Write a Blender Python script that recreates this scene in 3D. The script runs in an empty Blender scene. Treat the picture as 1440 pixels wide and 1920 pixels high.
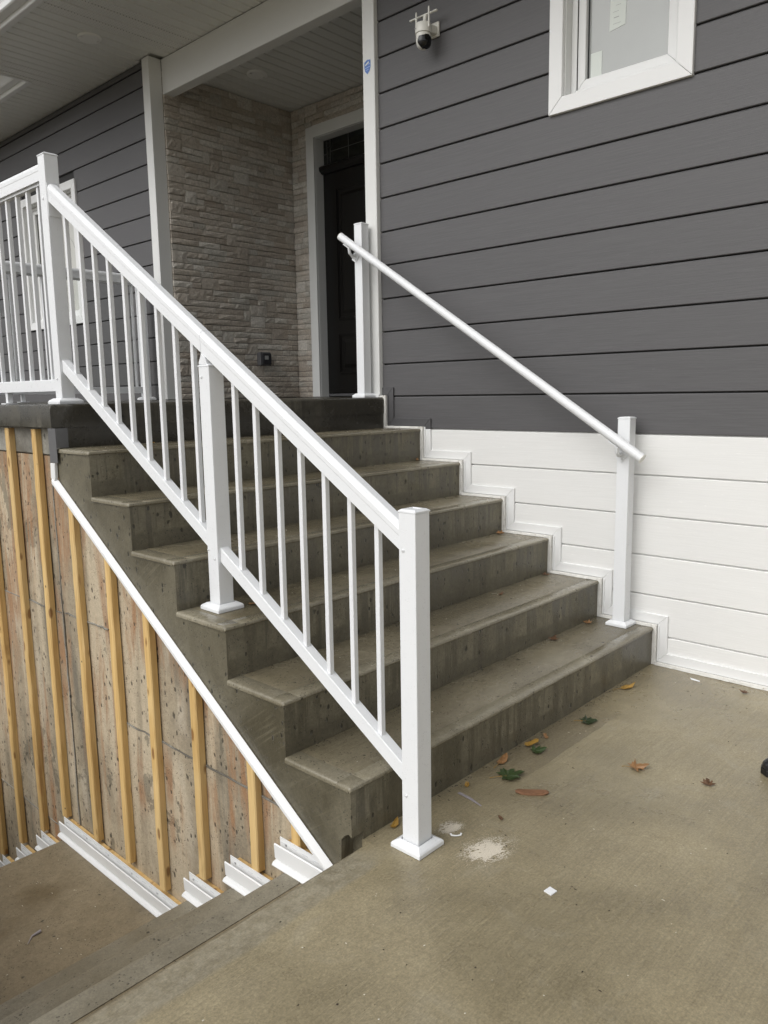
import bpy, bmesh, math, random
from mathutils import Vector, Matrix, noise as mnoise
R = random.Random(7)
S = bpy.context.scene
COL = S.collection
rad = math.radians

# ------------------------------------------------------------------ camera
CAMP = Vector((-3.5259, -1.5226, 1.3204))
yaw, pitch, roll = 0.8210, -0.1514, -0.0162
fwd = Vector((math.sin(yaw)*math.cos(pitch), math.cos(yaw)*math.cos(pitch), math.sin(pitch)))
rgt = Vector((math.cos(yaw), -math.sin(yaw), 0)); upv = rgt.cross(fwd)
r2 = rgt*math.cos(roll) + upv*math.sin(roll); u2 = -rgt*math.sin(roll) + upv*math.cos(roll)
cd = bpy.data.cameras.new('camera'); cam = bpy.data.objects.new('camera', cd); COL.objects.link(cam)
M = Matrix(((r2.x, u2.x, -fwd.x, CAMP.x), (r2.y, u2.y, -fwd.y, CAMP.y), (r2.z, u2.z, -fwd.z, CAMP.z), (0, 0, 0, 1)))
cam.matrix_world = M
cd.sensor_fit = 'HORIZONTAL'; cd.sensor_width = 36; cd.lens = 1459.8/1440*36; cd.clip_start = 0.05; cd.clip_end = 2000
S.camera = cam

# ------------------------------------------------------------------ sky, sun, exposure (overcast)
SUN_DIR = Vector((-0.70, 0.08, 0.71)).normalized()
elev = math.asin(SUN_DIR.z)
w = bpy.data.worlds.new('World'); S.world = w; w.use_nodes = True
nt = w.node_tree; bg = nt.nodes['Background']
sky = nt.nodes.new('ShaderNodeTexSky'); sky.sky_type = 'NISHITA'; sky.sun_disc = False
sky.sun_elevation = elev; sky.sun_rotation = math.atan2(SUN_DIR.x, SUN_DIR.y)
sky.air_density = 1.0; sky.dust_density = 4.0; sky.ozone_density = 1.0
hs = nt.nodes.new('ShaderNodeHueSaturation'); hs.inputs['Saturation'].default_value = 0.10
nt.links.new(sky.outputs[0], hs.inputs['Color']); nt.links.new(hs.outputs[0], bg.inputs[0])
bg.inputs[1].default_value = 0.15
sd = bpy.data.lights.new('sun', 'SUN'); sd.energy = 0.8; sd.angle = rad(65); sd.color = (1.0, 0.98, 0.95)
so = bpy.data.objects.new('sun', sd); COL.objects.link(so)
so.rotation_euler = SUN_DIR.to_track_quat('Z', 'Y').to_euler(); so.location = SUN_DIR*30
S.view_settings.view_transform = 'Standard'; S.view_settings.look = 'None'
S.cycles.max_bounces = 6; S.cycles.diffuse_bounces = 4; S.cycles.glossy_bounces = 3
S.view_settings.exposure = 0.05; S.view_settings.gamma = 1.0; S.view_settings.use_curve_mapping = False

# ------------------------------------------------------------------ node helper
class G:
    def __init__(s, name, rough=0.5, spec=0.5):
        s.m = bpy.data.materials.new(name); s.m.use_nodes = True
        s.t = s.m.node_tree; s.b = s.t.nodes['Principled BSDF']
        s.b.inputs['Roughness'].default_value = rough
        s.b.inputs['Specular IOR Level'].default_value = spec
        s.co = s.n('ShaderNodeTexCoord').outputs['Object']
    def n(s, t): return s.t.nodes.new(t)
    def put(s, sock, v):
        if hasattr(v, 'is_linked'): s.t.links.new(v, sock)
        else: sock.default_value = v
    def map(s, scale=(1, 1, 1), loc=(0, 0, 0), vec=None):
        k = s.n('ShaderNodeMapping'); s.put(k.inputs['Vector'], vec or s.co)
        k.inputs['Scale'].default_value = scale; k.inputs['Location'].default_value = loc
        return k.outputs[0]
    def rnd(s, amount=20.0):      # object coords shifted by a random number for each object
        oi = s.n('ShaderNodeObjectInfo').outputs['Random']
        a = s.n('ShaderNodeVectorMath'); a.operation = 'SCALE'; a.inputs[0].default_value = (1, 0.7, 0.43); s.put(a.inputs['Scale'], s.mul(oi, amount))
        b = s.n('ShaderNodeVectorMath'); b.operation = 'ADD'; s.put(b.inputs[0], s.co); s.put(b.inputs[1], a.outputs[0])
        return b.outputs[0]
    def noise(s, scale, det=4, rough=0.55, vec=None, dist=0.0):
        k = s.n('ShaderNodeTexNoise'); s.put(k.inputs['Vector'], vec or s.co)
        k.inputs['Scale'].default_value = scale; k.inputs['Detail'].default_value = det
        k.inputs['Roughness'].default_value = rough; k.inputs['Distortion'].default_value = dist
        return k.outputs['Fac']
    def vor(s, scale, vec=None, rand=1.0, feat='F1'):
        k = s.n('ShaderNodeTexVoronoi'); s.put(k.inputs['Vector'], vec or s.co)
        k.feature = feat; k.inputs['Scale'].default_value = scale; k.inputs['Randomness'].default_value = rand
        return k.outputs['Distance'], k.outputs['Color'] if 'Color' in k.outputs else None
    def ramp(s, fac, stops):
        k = s.n('ShaderNodeValToRGB'); s.put(k.inputs[0], fac); e = k.color_ramp.elements
        while len(e) < len(stops): e.new(0.5)
        for i, (p, c) in enumerate(stops):
            e[i].position = p; c = (c, c, c) if isinstance(c, (int, float)) else c; e[i].color = (*c[:3], 1)
        return k.outputs[0]
    def mix(s, f, a, b, mode='MIX'):
        k = s.n('ShaderNodeMix'); k.data_type = 'RGBA'; k.blend_type = mode
        s.put(k.inputs[0], f)
        for i, v in ((6, a), (7, b)):
            if not hasattr(v, 'is_linked'):
                v = (v, v, v) if isinstance(v, (int, float)) else v; v = (*v[:3], 1)
            s.put(k.inputs[i], v)
        return k.outputs[2]
    def math(s, op, a, b=0.5, clamp=False):
        k = s.n('ShaderNodeMath'); k.operation = op; k.use_clamp = clamp; s.put(k.inputs[0], a); s.put(k.inputs[1], b); return k.outputs[0]
    def mul(s, a, b): return s.math('MULTIPLY', a, b)
    def add(s, a, b): return s.math('ADD', a, b)
    def sub(s, a, b): return s.math('SUBTRACT', a, b)
    def mx(s, a, b): return s.math('MAXIMUM', a, b)
    def step(s, v, lo, hi, a=0.0, b=1.0):
        k = s.n('ShaderNodeMapRange'); k.interpolation_type = 'SMOOTHSTEP'; s.put(k.inputs['Value'], v)
        k.inputs['From Min'].default_value = lo; k.inputs['From Max'].default_value = hi
        k.inputs['To Min'].default_value = a; k.inputs['To Max'].default_value = b
        return k.outputs[0]
    def rotv(s):
        k = s.n('ShaderNodeMapping'); s.put(k.inputs['Vector'], s.co); k.inputs['Rotation'].default_value = (0.62, 0, 0); return k.outputs[0]
    def sep(s, vec=None):
        k = s.n('ShaderNodeSeparateXYZ'); s.put(k.inputs[0], vec or s.co); return k.outputs
    def bump(s, h, strength=0.3, dist=0.01, normal=None):
        k = s.n('ShaderNodeBump'); s.put(k.inputs['Height'], h); k.inputs['Strength'].default_value = strength; k.inputs['Distance'].default_value = dist
        if normal is not None: s.put(k.inputs['Normal'], normal)
        return k.outputs[0]
    def out(s, color=None, rough=None, normal=None, **kw):
        if color is not None: s.put(s.b.inputs['Base Color'], (*color[:3], 1) if isinstance(color, tuple) else color)
        if rough is not None: s.put(s.b.inputs['Roughness'], rough)
        if normal is not None: s.put(s.b.inputs['Normal'], normal)
        for k, v in kw.items(): s.put(s.b.inputs[k.replace('_', ' ')], v)
        return s.m
MT = {}
def hsvscale(c, k): return tuple(min(1, v*k) for v in c)

# --- white powder-coated aluminium with drops of rain
def white_paint(name, col=(0.80, 0.815, 0.83), rough=0.38, drops=True):
    g = G(name, rough)
    c = g.mix(g.noise(3.0, 3), hsvscale(col, 0.965), col)
    if drops:
        d, _ = g.vor(170.0, vec=g.rnd())
        sel = g.noise(60.0, 1, vec=g.rnd(9))
        dr = g.mul(g.step(d, 0.22, 0.34, 1, 0), g.step(sel, 0.55, 0.6))
        fine = g.noise(320.0, 2)
        hgt = g.add(g.mul(dr, 1.0), g.mul(fine, 0.25))
        g.out(c, g.step(dr, 0, 1, rough, 0.08), g.bump(hgt, 0.35, 0.0022))
    else:
        g.out(c, rough, g.bump(g.noise(220.0, 2), 0.06, 0.002))
    return g.m
MT['rail'] = white_paint('white_powder_coat')
MT['trimw'] = white_paint('white_vinyl_trim', (0.80, 0.805, 0.80), 0.42, False)
MT['postw'] = white_paint('white_corner_post', (0.74, 0.745, 0.73), 0.45, False)

# --- siding
def siding(name, base, dark, light, rough=0.5):
    g = G(name, rough)
    v = g.rnd(30)
    fine = g.noise(1.0, 5, 0.65, g.map((260, 5, 340), vec=v), 0.6)
    fleck = g.noise(1.0, 3, 0.6, g.map((120, 26, 150), vec=v))
    big = g.noise(1.3, 3, vec=v)
    c = g.mix(g.step(fine, 0.36, 0.66), dark, light)
    c = g.mix(g.mul(big, 0.55), c, base)
    c = g.mix(g.step(fleck, 0.66, 0.72, 0, 0.35), c, hsvscale(light, 1.2))
    oi = g.n('ShaderNodeObjectInfo').outputs['Random']
    c = g.mix(1.0, c, g.ramp(oi, [(0, 0.98), (1, 1.02)]), 'MULTIPLY')
    g.out(c, g.step(fine, 0.3, 0.7, rough-0.08, rough+0.1), g.bump(g.add(fine, g.mul(fleck, 0.8)), 0.28, 0.0018))
    return g.m
MT['sideg'] = siding('grey_siding', (0.098, 0.096, 0.099), (0.083, 0.081, 0.084), (0.113, 0.111, 0.114))
MT['sidew'] = siding('white_siding', (0.80, 0.80, 0.785), (0.77, 0.77, 0.755), (0.82, 0.82, 0.805), 0.45)
g = G('dark_grey_trim', 0.45); MT['trimg'] = g.out(g.mix(g.noise(40, 3), (0.072, 0.071, 0.074), (0.095, 0.093, 0.096)))
g = G('grey_flashing', 0.4); MT['flash'] = g.out(g.mix(g.noise(25, 4), (0.105, 0.105, 0.11), (0.14, 0.14, 0.145)))
g = G('wall_backing', 0.8); MT['back'] = g.out((0.03, 0.03, 0.03))
g = G('foam_filler', 0.85)
n = g.noise(70, 5)
MT['foam'] = g.out(g.mix(g.step(n, 0.62, 0.75), (0.74, 0.73, 0.69), (0.42, 0.36, 0.28)), None, g.bump(g.noise(130, 3), 0.5, 0.006))

# --- concretes
def concrete(name, lo, hi, wetcol, wet_lo=0.45, wet_hi=0.62, streak=0.0, pores=1.0, band=False, broom=0.0, rdry=0.62, rwet=0.22, stain=None, wetfac=1.0, grain=0.16, brush=0.0):
    g = G(name, 0.5)
    x, y, z = g.sep()
    big = g.noise(1.7, 6, 0.6, dist=0.3)
    mid = g.noise(9.0, 6, 0.65, dist=0.4)
    fine = g.noise(90.0, 3, 0.6)
    c = g.mix(g.step(mid, 0.30, 0.70), lo, hi)
    c = g.mix(g.mul(g.step(fine, 0.35, 0.7), 0.28), c, hsvscale(hi, 1.16))
    wet = g.step(g.add(g.mul(big, 0.75), g.mul(mid, 0.25)), wet_lo, wet_hi, 0, wetfac)
    if streak > 0:
        sk = g.noise(1.0, 4, 0.6, g.map((16, 16, 1.3)), 0.5)
        sk2 = g.noise(1.0, 4, 0.65, g.map((95, 95, 5)), 0.3)
        wet = g.mx(wet, g.mul(g.step(g.add(g.add(g.mul(sk, 0.5), g.mul(sk2, 0.25)), g.mul(mid, 0.25)), 0.45, 0.56), streak))
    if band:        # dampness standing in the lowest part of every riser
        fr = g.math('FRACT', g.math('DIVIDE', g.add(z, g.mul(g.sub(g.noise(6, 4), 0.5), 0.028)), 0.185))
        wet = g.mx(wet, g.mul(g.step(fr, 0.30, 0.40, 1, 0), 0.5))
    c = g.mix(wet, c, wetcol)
    if stain:
        st = g.noise(1.0, 5, 0.7, g.map((9, 9, 1.1)), 0.6)
        area = g.noise(1.5, 3)
        msk = g.mul(g.step(st, 0.44, 0.62), g.mx(g.step(area, 0.43, 0.56), g.mul(g.step(y, -0.55, -0.25), g.step(z, 2.2, 2.7))))
        smask = g.mul(msk, 0.85)
        pale = g.noise(3.1, 5, 0.6, g.map((1.6, 1.6, 0.7)))
        c = g.mix(g.mul(g.step(pale, 0.52, 0.68), 0.6), c, (0.50, 0.44, 0.345))
        bay = g.noise(1.0, 4, 0.55, g.map((4.2, 4.2, 0.42), (0.3, 1.7, 0.4)), 0.4)
        c = g.mix(g.step(bay, 0.50, 0.60, 0, 0.85), c, (0.50, 0.42, 0.30))
        c = g.mix(g.step(bay, 0.38, 0.485, 0.85, 0), c, (0.155, 0.138, 0.105))
        bl = g.noise(3.2, 6, 0.7, g.map((1, 1, 0.8), (9, 2, 1)), 0.5)
        c = g.mix(g.mul(g.step(bl, 0.585, 0.605), 0.6), c, (0.115, 0.105, 0.075))
        c = g.mix(smask, c, stain)
    gr1 = g.noise(210.0, 2, 0.7); gr2 = g.noise(55.0, 4, 0.7)
    c = g.mix(1.0, c, g.ramp(gr1, [(0.28, 1-grain), (0.5, 1.0), (0.72, 1+grain)]), 'MULTIPLY')
    c = g.mix(1.0, c, g.ramp(gr2, [(0.28, 1-grain*0.8), (0.5, 1.0), (0.72, 1+grain*0.8)]), 'MULTIPLY')
    if brush > 0:
        b1 = g.noise(1.0, 3, 0.6, g.map((1, 3.5, 120), (0, 0, 0), g.rotv()), 0.3)
        c = g.mix(g.mul(g.mul(g.step(b1, 0.5, 0.72), g.step(g.noise(3.5, 3), 0.45, 0.6)), brush), c, hsvscale(hi, 1.25))
    h = g.add(g.mul(mid, 0.5), g.mul(fine, 0.5))
    if pores > 0:
        pv, pc = g.vor(34.0, vec=g.map((1, 1, 0.62)), rand=1.0)
        ps = g.noise(11.0, 3)
        pd = g.mul(g.step(g.add(pv, g.mul(g.noise(120, 2), 0.18)), 0.24, 0.32, 1, 0), g.step(ps, 0.60 - 0.045*pores, 0.64 - 0.045*pores))
        p3, _ = g.vor(15.0, vec=g.map((1, 1, 0.6), (3, 4, 5)))
        pd = g.mx(pd, g.mul(g.step(g.add(p3, g.mul(g.noise(70, 3), 0.25)), 0.20, 0.28, 1, 0), g.step(g.noise(5.0, 2), 0.60 - 0.03*pores, 0.63 - 0.03*pores)))
        p2, _ = g.vor(95.0); pd2 = g.mul(g.step(p2, 0.20, 0.28, 1, 0), g.step(g.noise(23.0, 2), 0.52, 0.58))
        pd = g.mx(pd, g.mul(pd2, 0.8))
        c = g.mix(g.mul(pd, 0.85), c, hsvscale(lo, 0.22))  # shade inside the pores painted as dark colour
        h = g.sub(h, g.mul(pd, 2.2))
    if broom > 0:
        br = g.noise(1.0, 3, 0.6, g.map((3.0, 230, 20)), 0.25)
        br2 = g.noise(1.0, 2, 0.6, g.map((1.2, 70, 20)), 0.2)
        bm = g.noise(2.3, 3)
        br = g.mul(g.add(g.mul(br, 0.6), g.mul(br2, 0.6)), g.step(bm, 0.3, 0.6, 0.35, 1))
        c = g.mix(g.mul(g.step(br, 0.3, 0.75), 0.22*broom), c, hsvscale(lo, 0.55))
        h = g.add(h, g.mul(br, 1.6*broom))
    ro = g.mix(wet, rdry, rwet)
    g.out(c, ro, g.bump(h, 0.35, 0.004))
    return g
# wet risers and sides of the stair
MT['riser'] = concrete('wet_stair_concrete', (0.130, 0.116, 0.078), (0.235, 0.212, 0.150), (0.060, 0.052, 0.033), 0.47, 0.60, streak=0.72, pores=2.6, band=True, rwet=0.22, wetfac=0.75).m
MT['side'] = concrete('stair_side_concrete', (0.112, 0.099, 0.067), (0.158, 0.142, 0.098), (0.082, 0.072, 0.047), 0.44, 0.60, pores=2.4, streak=0.25, rdry=0.5, rwet=0.3, brush=0.5).m
MT['tread'] = concrete('wet_tread_concrete', (0.165, 0.143, 0.096), (0.235, 0.206, 0.142), (0.128, 0.109, 0.070), 0.40, 0.62, pores=0.1, broom=1.2, rdry=0.30, rwet=0.10).m
MT['nose'] = concrete('trowelled_edge_concrete', (0.195, 0.174, 0.124), (0.295, 0.268, 0.198), (0.160, 0.141, 0.097), 0.40, 0.62, pores=0.3, rdry=0.30, rwet=0.12).m
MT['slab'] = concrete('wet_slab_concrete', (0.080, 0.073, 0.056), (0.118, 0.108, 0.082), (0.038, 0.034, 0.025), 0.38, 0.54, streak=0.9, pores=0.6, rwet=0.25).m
MT['found'] = concrete('foundation_concrete', (0.235, 0.193, 0.133), (0.40, 0.335, 0.235), (0.20, 0.168, 0.118), 0.55, 0.7, streak=0.25, pores=3.2, stain=(0.31, 0.165, 0.078), rdry=0.8, rwet=0.6).m
MT['lintel'] = concrete('grey_beam_concrete', (0.24, 0.232, 0.20), (0.36, 0.35, 0.31), (0.13, 0.12, 0.10), 0.45, 0.58, streak=0.4, pores=0.6, rdry=0.8, rwet=0.5).m
MT['wellstep'] = concrete('grey_basement_step_concrete', (0.165, 0.146, 0.105), (0.26, 0.236, 0.178), (0.15, 0.13, 0.09), 0.42, 0.66, pores=0.1, rdry=0.6, rwet=0.34).m
MT['well'] = concrete('basement_stair_concrete', (0.175, 0.140, 0.086), (0.24, 0.196, 0.126), (0.132, 0.103, 0.060), 0.46, 0.62, pores=0.05, broom=0.35, rdry=0.6, rwet=0.34).m
# pavement: tan broom-finished concrete, damp, greyer trowelled band along the stairwell
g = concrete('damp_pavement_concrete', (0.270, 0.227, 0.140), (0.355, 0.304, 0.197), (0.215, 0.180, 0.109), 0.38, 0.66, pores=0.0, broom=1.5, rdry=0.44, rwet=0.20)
def _pave(g):
    x, y, z = g.sep()
    old = g.b.inputs['Base Color'].links[0].from_socket; orough = g.b.inputs['Roughness'].links[0].from_socket
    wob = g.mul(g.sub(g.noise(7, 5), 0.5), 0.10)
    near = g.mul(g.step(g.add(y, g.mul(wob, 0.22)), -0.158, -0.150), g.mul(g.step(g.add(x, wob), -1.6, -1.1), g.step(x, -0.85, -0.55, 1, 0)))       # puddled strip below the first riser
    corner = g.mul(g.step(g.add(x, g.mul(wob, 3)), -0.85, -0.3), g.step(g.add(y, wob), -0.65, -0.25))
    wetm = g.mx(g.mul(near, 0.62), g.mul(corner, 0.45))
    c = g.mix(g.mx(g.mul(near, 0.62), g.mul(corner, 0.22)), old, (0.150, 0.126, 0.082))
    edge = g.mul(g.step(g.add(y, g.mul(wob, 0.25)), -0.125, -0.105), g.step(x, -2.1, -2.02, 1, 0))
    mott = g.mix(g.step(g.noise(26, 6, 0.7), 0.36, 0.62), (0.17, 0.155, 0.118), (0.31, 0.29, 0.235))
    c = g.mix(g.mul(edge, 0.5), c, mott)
    nose_line = g.mul(g.step(g.add(y, g.mul(wob, 0.10)), -0.024, -0.016), g.step(x, -2.1, -2.02, 1, 0))
    c = g.mix(g.mul(nose_line, 0.8), c, (0.105, 0.080, 0.047))  # thin dark brown line along the stairwell nosing
    # old water marks
    mk = g.noise(3.3, 6, 0.6, g.map((1, 1, 1), (3.1, 1.7, 0)), 1.2)
    c = g.mix(g.mul(g.step(mk, 0.54, 0.66), 0.16), c, (0.13, 0.112, 0.08))
    pl = g.noise(4.1, 6, 0.65, g.map((1, 1, 1), (8.1, 2.7, 0)), 0.6)
    c = g.mix(g.mul(g.step(pl, 0.55, 0.68), 0.35), c, (0.33, 0.295, 0.215))
    spk = g.noise(130.0, 3, 0.7)
    c = g.mix(1.0, c, g.ramp(spk, [(0.30, 0.80), (0.5, 1.0), (0.70, 1.2)]), 'MULTIPLY')
    g.out(c, g.mix(wetm, orough, 0.12))
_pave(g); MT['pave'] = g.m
g = G('far_soil', 0.95); MT['soil'] = g.out(g.mix(g.noise(0.7, 6), (0.06, 0.07, 0.03), (0.13, 0.11, 0.07)), None, g.bump(g.noise(8, 5), 0.5, 0.05))

# --- lumber
g = G('spruce_furring', 0.62)
v = g.rnd(11)
grain = g.noise(1.0, 4, 0.6, g.map((60, 60, 3.0), vec=v), 1.2)
wide = g.noise(1.0, 3, 0.5, g.map((9, 9, 1.4), vec=v), 0.8)
kd, _ = g.vor(7.0, vec=g.map((2.2, 2.2, 0.85), vec=v))
knot = g.step(g.add(kd, g.mul(g.noise(40, 2, vec=v), 0.06)), 0.13, 0.22, 1, 0)
nail, _ = g.vor(8.5, vec=g.map((1, 1, 1), (2, 5, 3), v)); nailm = g.step(nail, 0.042, 0.055, 1, 0)
c = g.mix(g.step(grain, 0.3, 0.7), (0.56, 0.355, 0.130), (0.71, 0.495, 0.215))
c = g.mix(g.mul(g.step(wide, 0.45, 0.65), 0.5), c, (0.76, 0.57, 0.29))
oi = g.n('ShaderNodeObjectInfo').outputs['Random']
c = g.mix(1.0, c, g.ramp(oi, [(0, (0.86, 0.84, 0.80)), (1, (1.08, 1.08, 1.06))]), 'MULTIPLY')
stn = g.noise(1.0, 4, 0.6, g.map((14, 14, 2.2), (7, 1, 2), v), 0.8)
c = g.mix(g.step(stn, 0.58, 0.70, 0, 0.45), c, (0.30, 0.13, 0.035))
c = g.mix(g.mul(knot, 0.8), c, (0.20, 0.085, 0.022))
c = g.mix(g.mul(nailm, 0.9), c, (0.03, 0.02, 0.012))
MT['wood'] = g.out(c, None, g.bump(grain, 0.25, 0.003))

# --- ledge stone
g = G('split_ledge_stone', 0.85)
v = g.rnd(40)
isl = g.n('ShaderNodeNewGeometry').outputs['Random Per Island']
oi = g.n('ShaderNodeObjectInfo').outputs['Random']
rn = g.math('FRACT', g.add(g.mul(isl, 3.7), g.mul(oi, 7.3)))
gm = g.n('ShaderNodeNewGeometry').outputs['Position']
base = g.ramp(rn, [(0, (0.50, 0.44, 0.375)), (0.3, (0.60, 0.54, 0.465)), (0.55, (0.68, 0.62, 0.545)), (0.8, (0.60, 0.57, 0.51)), (1, (0.80, 0.76, 0.69))])
nz = g.noise(52, 5, 0.7, gm); nf = g.noise(150, 3, 0.6, gm)
c = g.mix(1.0, base, g.ramp(nz, [(0.25, 0.68), (0.55, 1.0), (0.8, 1.3)]), 'MULTIPLY')
c = g.mix(g.mul(g.step(g.noise(9, 4, vec=gm), 0.55, 0.7), 0.35), c, (0.54, 0.45, 0.36))
MT['stone'] = g.out(c, None, g.bump(g.add(g.mul(nz, 1.1), g.mul(nf, 0.7)), 0.95, 0.011))

# --- soffit vinyl
def soffit_mat(name, col, holes=False):
    g = G(name, 0.42)
    c = g.mix(g.noise(4, 3), hsvscale(col, 0.96), col)
    if holes:
        hv, _ = g.vor(44.0, vec=g.map((1, 1, 0.001)), rand=0.0)
        hm = g.step(hv, 0.15, 0.23, 1, 0)
        c = g.mix(g.mul(hm, 0.9), c, (0.03, 0.03, 0.03))
        g.out(c, None, g.bump(g.mul(hm, -1.0), 0.4, 0.004))
    else: g.out(c)
    return g.m
MT['soff'] = soffit_mat('soffit_vinyl', (0.76, 0.765, 0.73)); MT['soffp'] = soffit_mat('perforated_soffit_vinyl', (0.76, 0.76, 0.73), True)
g = G('casing_grey_paint', 0.45); MT['casing'] = g.out(g.mix(g.noise(6, 3), (0.76, 0.775, 0.76), (0.80, 0.81, 0.80)))
g = G('black_door_paint', 0.28); MT['door'] = g.out(g.mix(g.noise(1, 3, 0.6, g.map((40, 40, 2))), (0.004, 0.0037, 0.0035), (0.007, 0.0065, 0.006)))
g = G('dark_leaded_glass', 0.08); MT['dglass'] = g.out((0.012, 0.014, 0.012))
g = G('lead_came', 0.4); MT['lead'] = g.out((0.16, 0.16, 0.15), Metallic=0.6)
g = G('milky_window_glass', 0.10)
MT['glass'] = g.out(g.mix(g.noise(1.6, 4), (0.30, 0.315, 0.31), (0.44, 0.455, 0.44)), 0.12, None, Coat_Weight=0.6, Coat_Roughness=0.02)
g = G('frosted_window_glass', 0.3); MT['glass2'] = g.out(g.mix(g.noise(1.6, 4), (0.52, 0.52, 0.48), (0.62, 0.62, 0.58)))
g = G('clear_panel_glass', 0.03)
tr = g.n('ShaderNodeBsdfTransparent'); gl = g.n('ShaderNodeBsdfGlossy'); gl.inputs['Roughness'].default_value = 0.02
fr = g.n('ShaderNodeFresnel'); ms = g.n('ShaderNodeMixShader'); tr.inputs[0].default_value = (0.98, 0.99, 0.985, 1)
g.t.links.new(fr.outputs[0], ms.inputs[0]); g.t.links.new(tr.outputs[0], ms.inputs[1]); g.t.links.new(gl.outputs[0], ms.inputs[2])
g.t.links.new(ms.outputs[0], g.t.nodes['Material Output'].inputs[0]); MT['clear'] = g.m
def plain(key, name, col, rough=0.5, var=0.08, sc=20, **kw):
    g = G(name, rough); MT[key] = g.out(g.mix(g.noise(sc, 4), hsvscale(col, 1-var), hsvscale(col, 1+var)), None, None, **kw)
plain('black', 'black_gasket', (0.008, 0.008, 0.009), 0.4)
plain('lens', 'gloss_black_lens', (0.004, 0.004, 0.004), 0.06)
plain('camw', 'camera_white_plastic', (0.76, 0.75, 0.70), 0.35, 0.02)
plain('ink', 'grey_print', (0.36, 0.36, 0.36), 0.6)
plain('blue', 'blue_sticker', (0.10, 0.20, 0.52), 0.4, 0.05)
plain('blue2', 'pale_blue_print', (0.36, 0.48, 0.80), 0.4, 0.05)
plain('paper', 'white_paper', (0.72, 0.76, 0.72), 0.7, 0.03)
plain('steel', 'zinc_screw', (0.55, 0.55, 0.56), 0.35, 0.1, Metallic=0.8)
plain('screw', 'painted_screw', (0.66, 0.67, 0.68), 0.25, 0.1)
plain('roof', 'dark_shingles', (0.035, 0.035, 0.037), 0.9, 0.3, 30)
plain('outlet', 'grey_outlet_box', (0.10, 0.10, 0.105), 0.45)
plain('outletc', 'smoked_cover', (0.045, 0.045, 0.05), 0.15)
plain('outleti', 'outlet_face', (0.42, 0.43, 0.43), 0.35)
plain('lamp', 'pot_light_white', (0.86, 0.86, 0.83), 0.4, 0.03)
plain('leafg', 'green_leaf', (0.032, 0.055, 0.014), 0.45, 0.45, 60)
plain('leafd', 'dark_green_leaf', (0.022, 0.036, 0.012), 0.4, 0.45, 60)
plain('leafy', 'yellow_leaf', (0.33, 0.19, 0.035), 0.5, 0.3, 60)
plain('leafo', 'tan_leaf', (0.27, 0.14, 0.055), 0.5, 0.3, 60)
plain('leafb', 'brown_leaf', (0.11, 0.055, 0.025), 0.55, 0.35, 60)
plain('bark', 'brown_bark_flake', (0.215, 0.105, 0.052), 0.75, 0.35, 90)
plain('bit', 'white_plastic_bit', (0.82, 0.83, 0.84), 0.35, 0.03)
plain('film', 'clear_plastic_strip', (0.34, 0.31, 0.32), 0.12, 0.15)
plain('dust', 'pale_concrete_dust', (0.60, 0.55, 0.46), 0.95, 0.12, 200)
plain('sole', 'black_rubber', (0.010, 0.010, 0.011), 0.4)
plain('shoe', 'black_shoe_leather', (0.016, 0.016, 0.018), 0.3)
plain('tan', 'tan_shoe_upper', (0.30, 0.16, 0.07), 0.6)
plain('speck', 'pale_specks', (0.62, 0.58, 0.48), 0.8)
plain('speckd', 'dark_specks', (0.035, 0.025, 0.016), 0.8)

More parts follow.
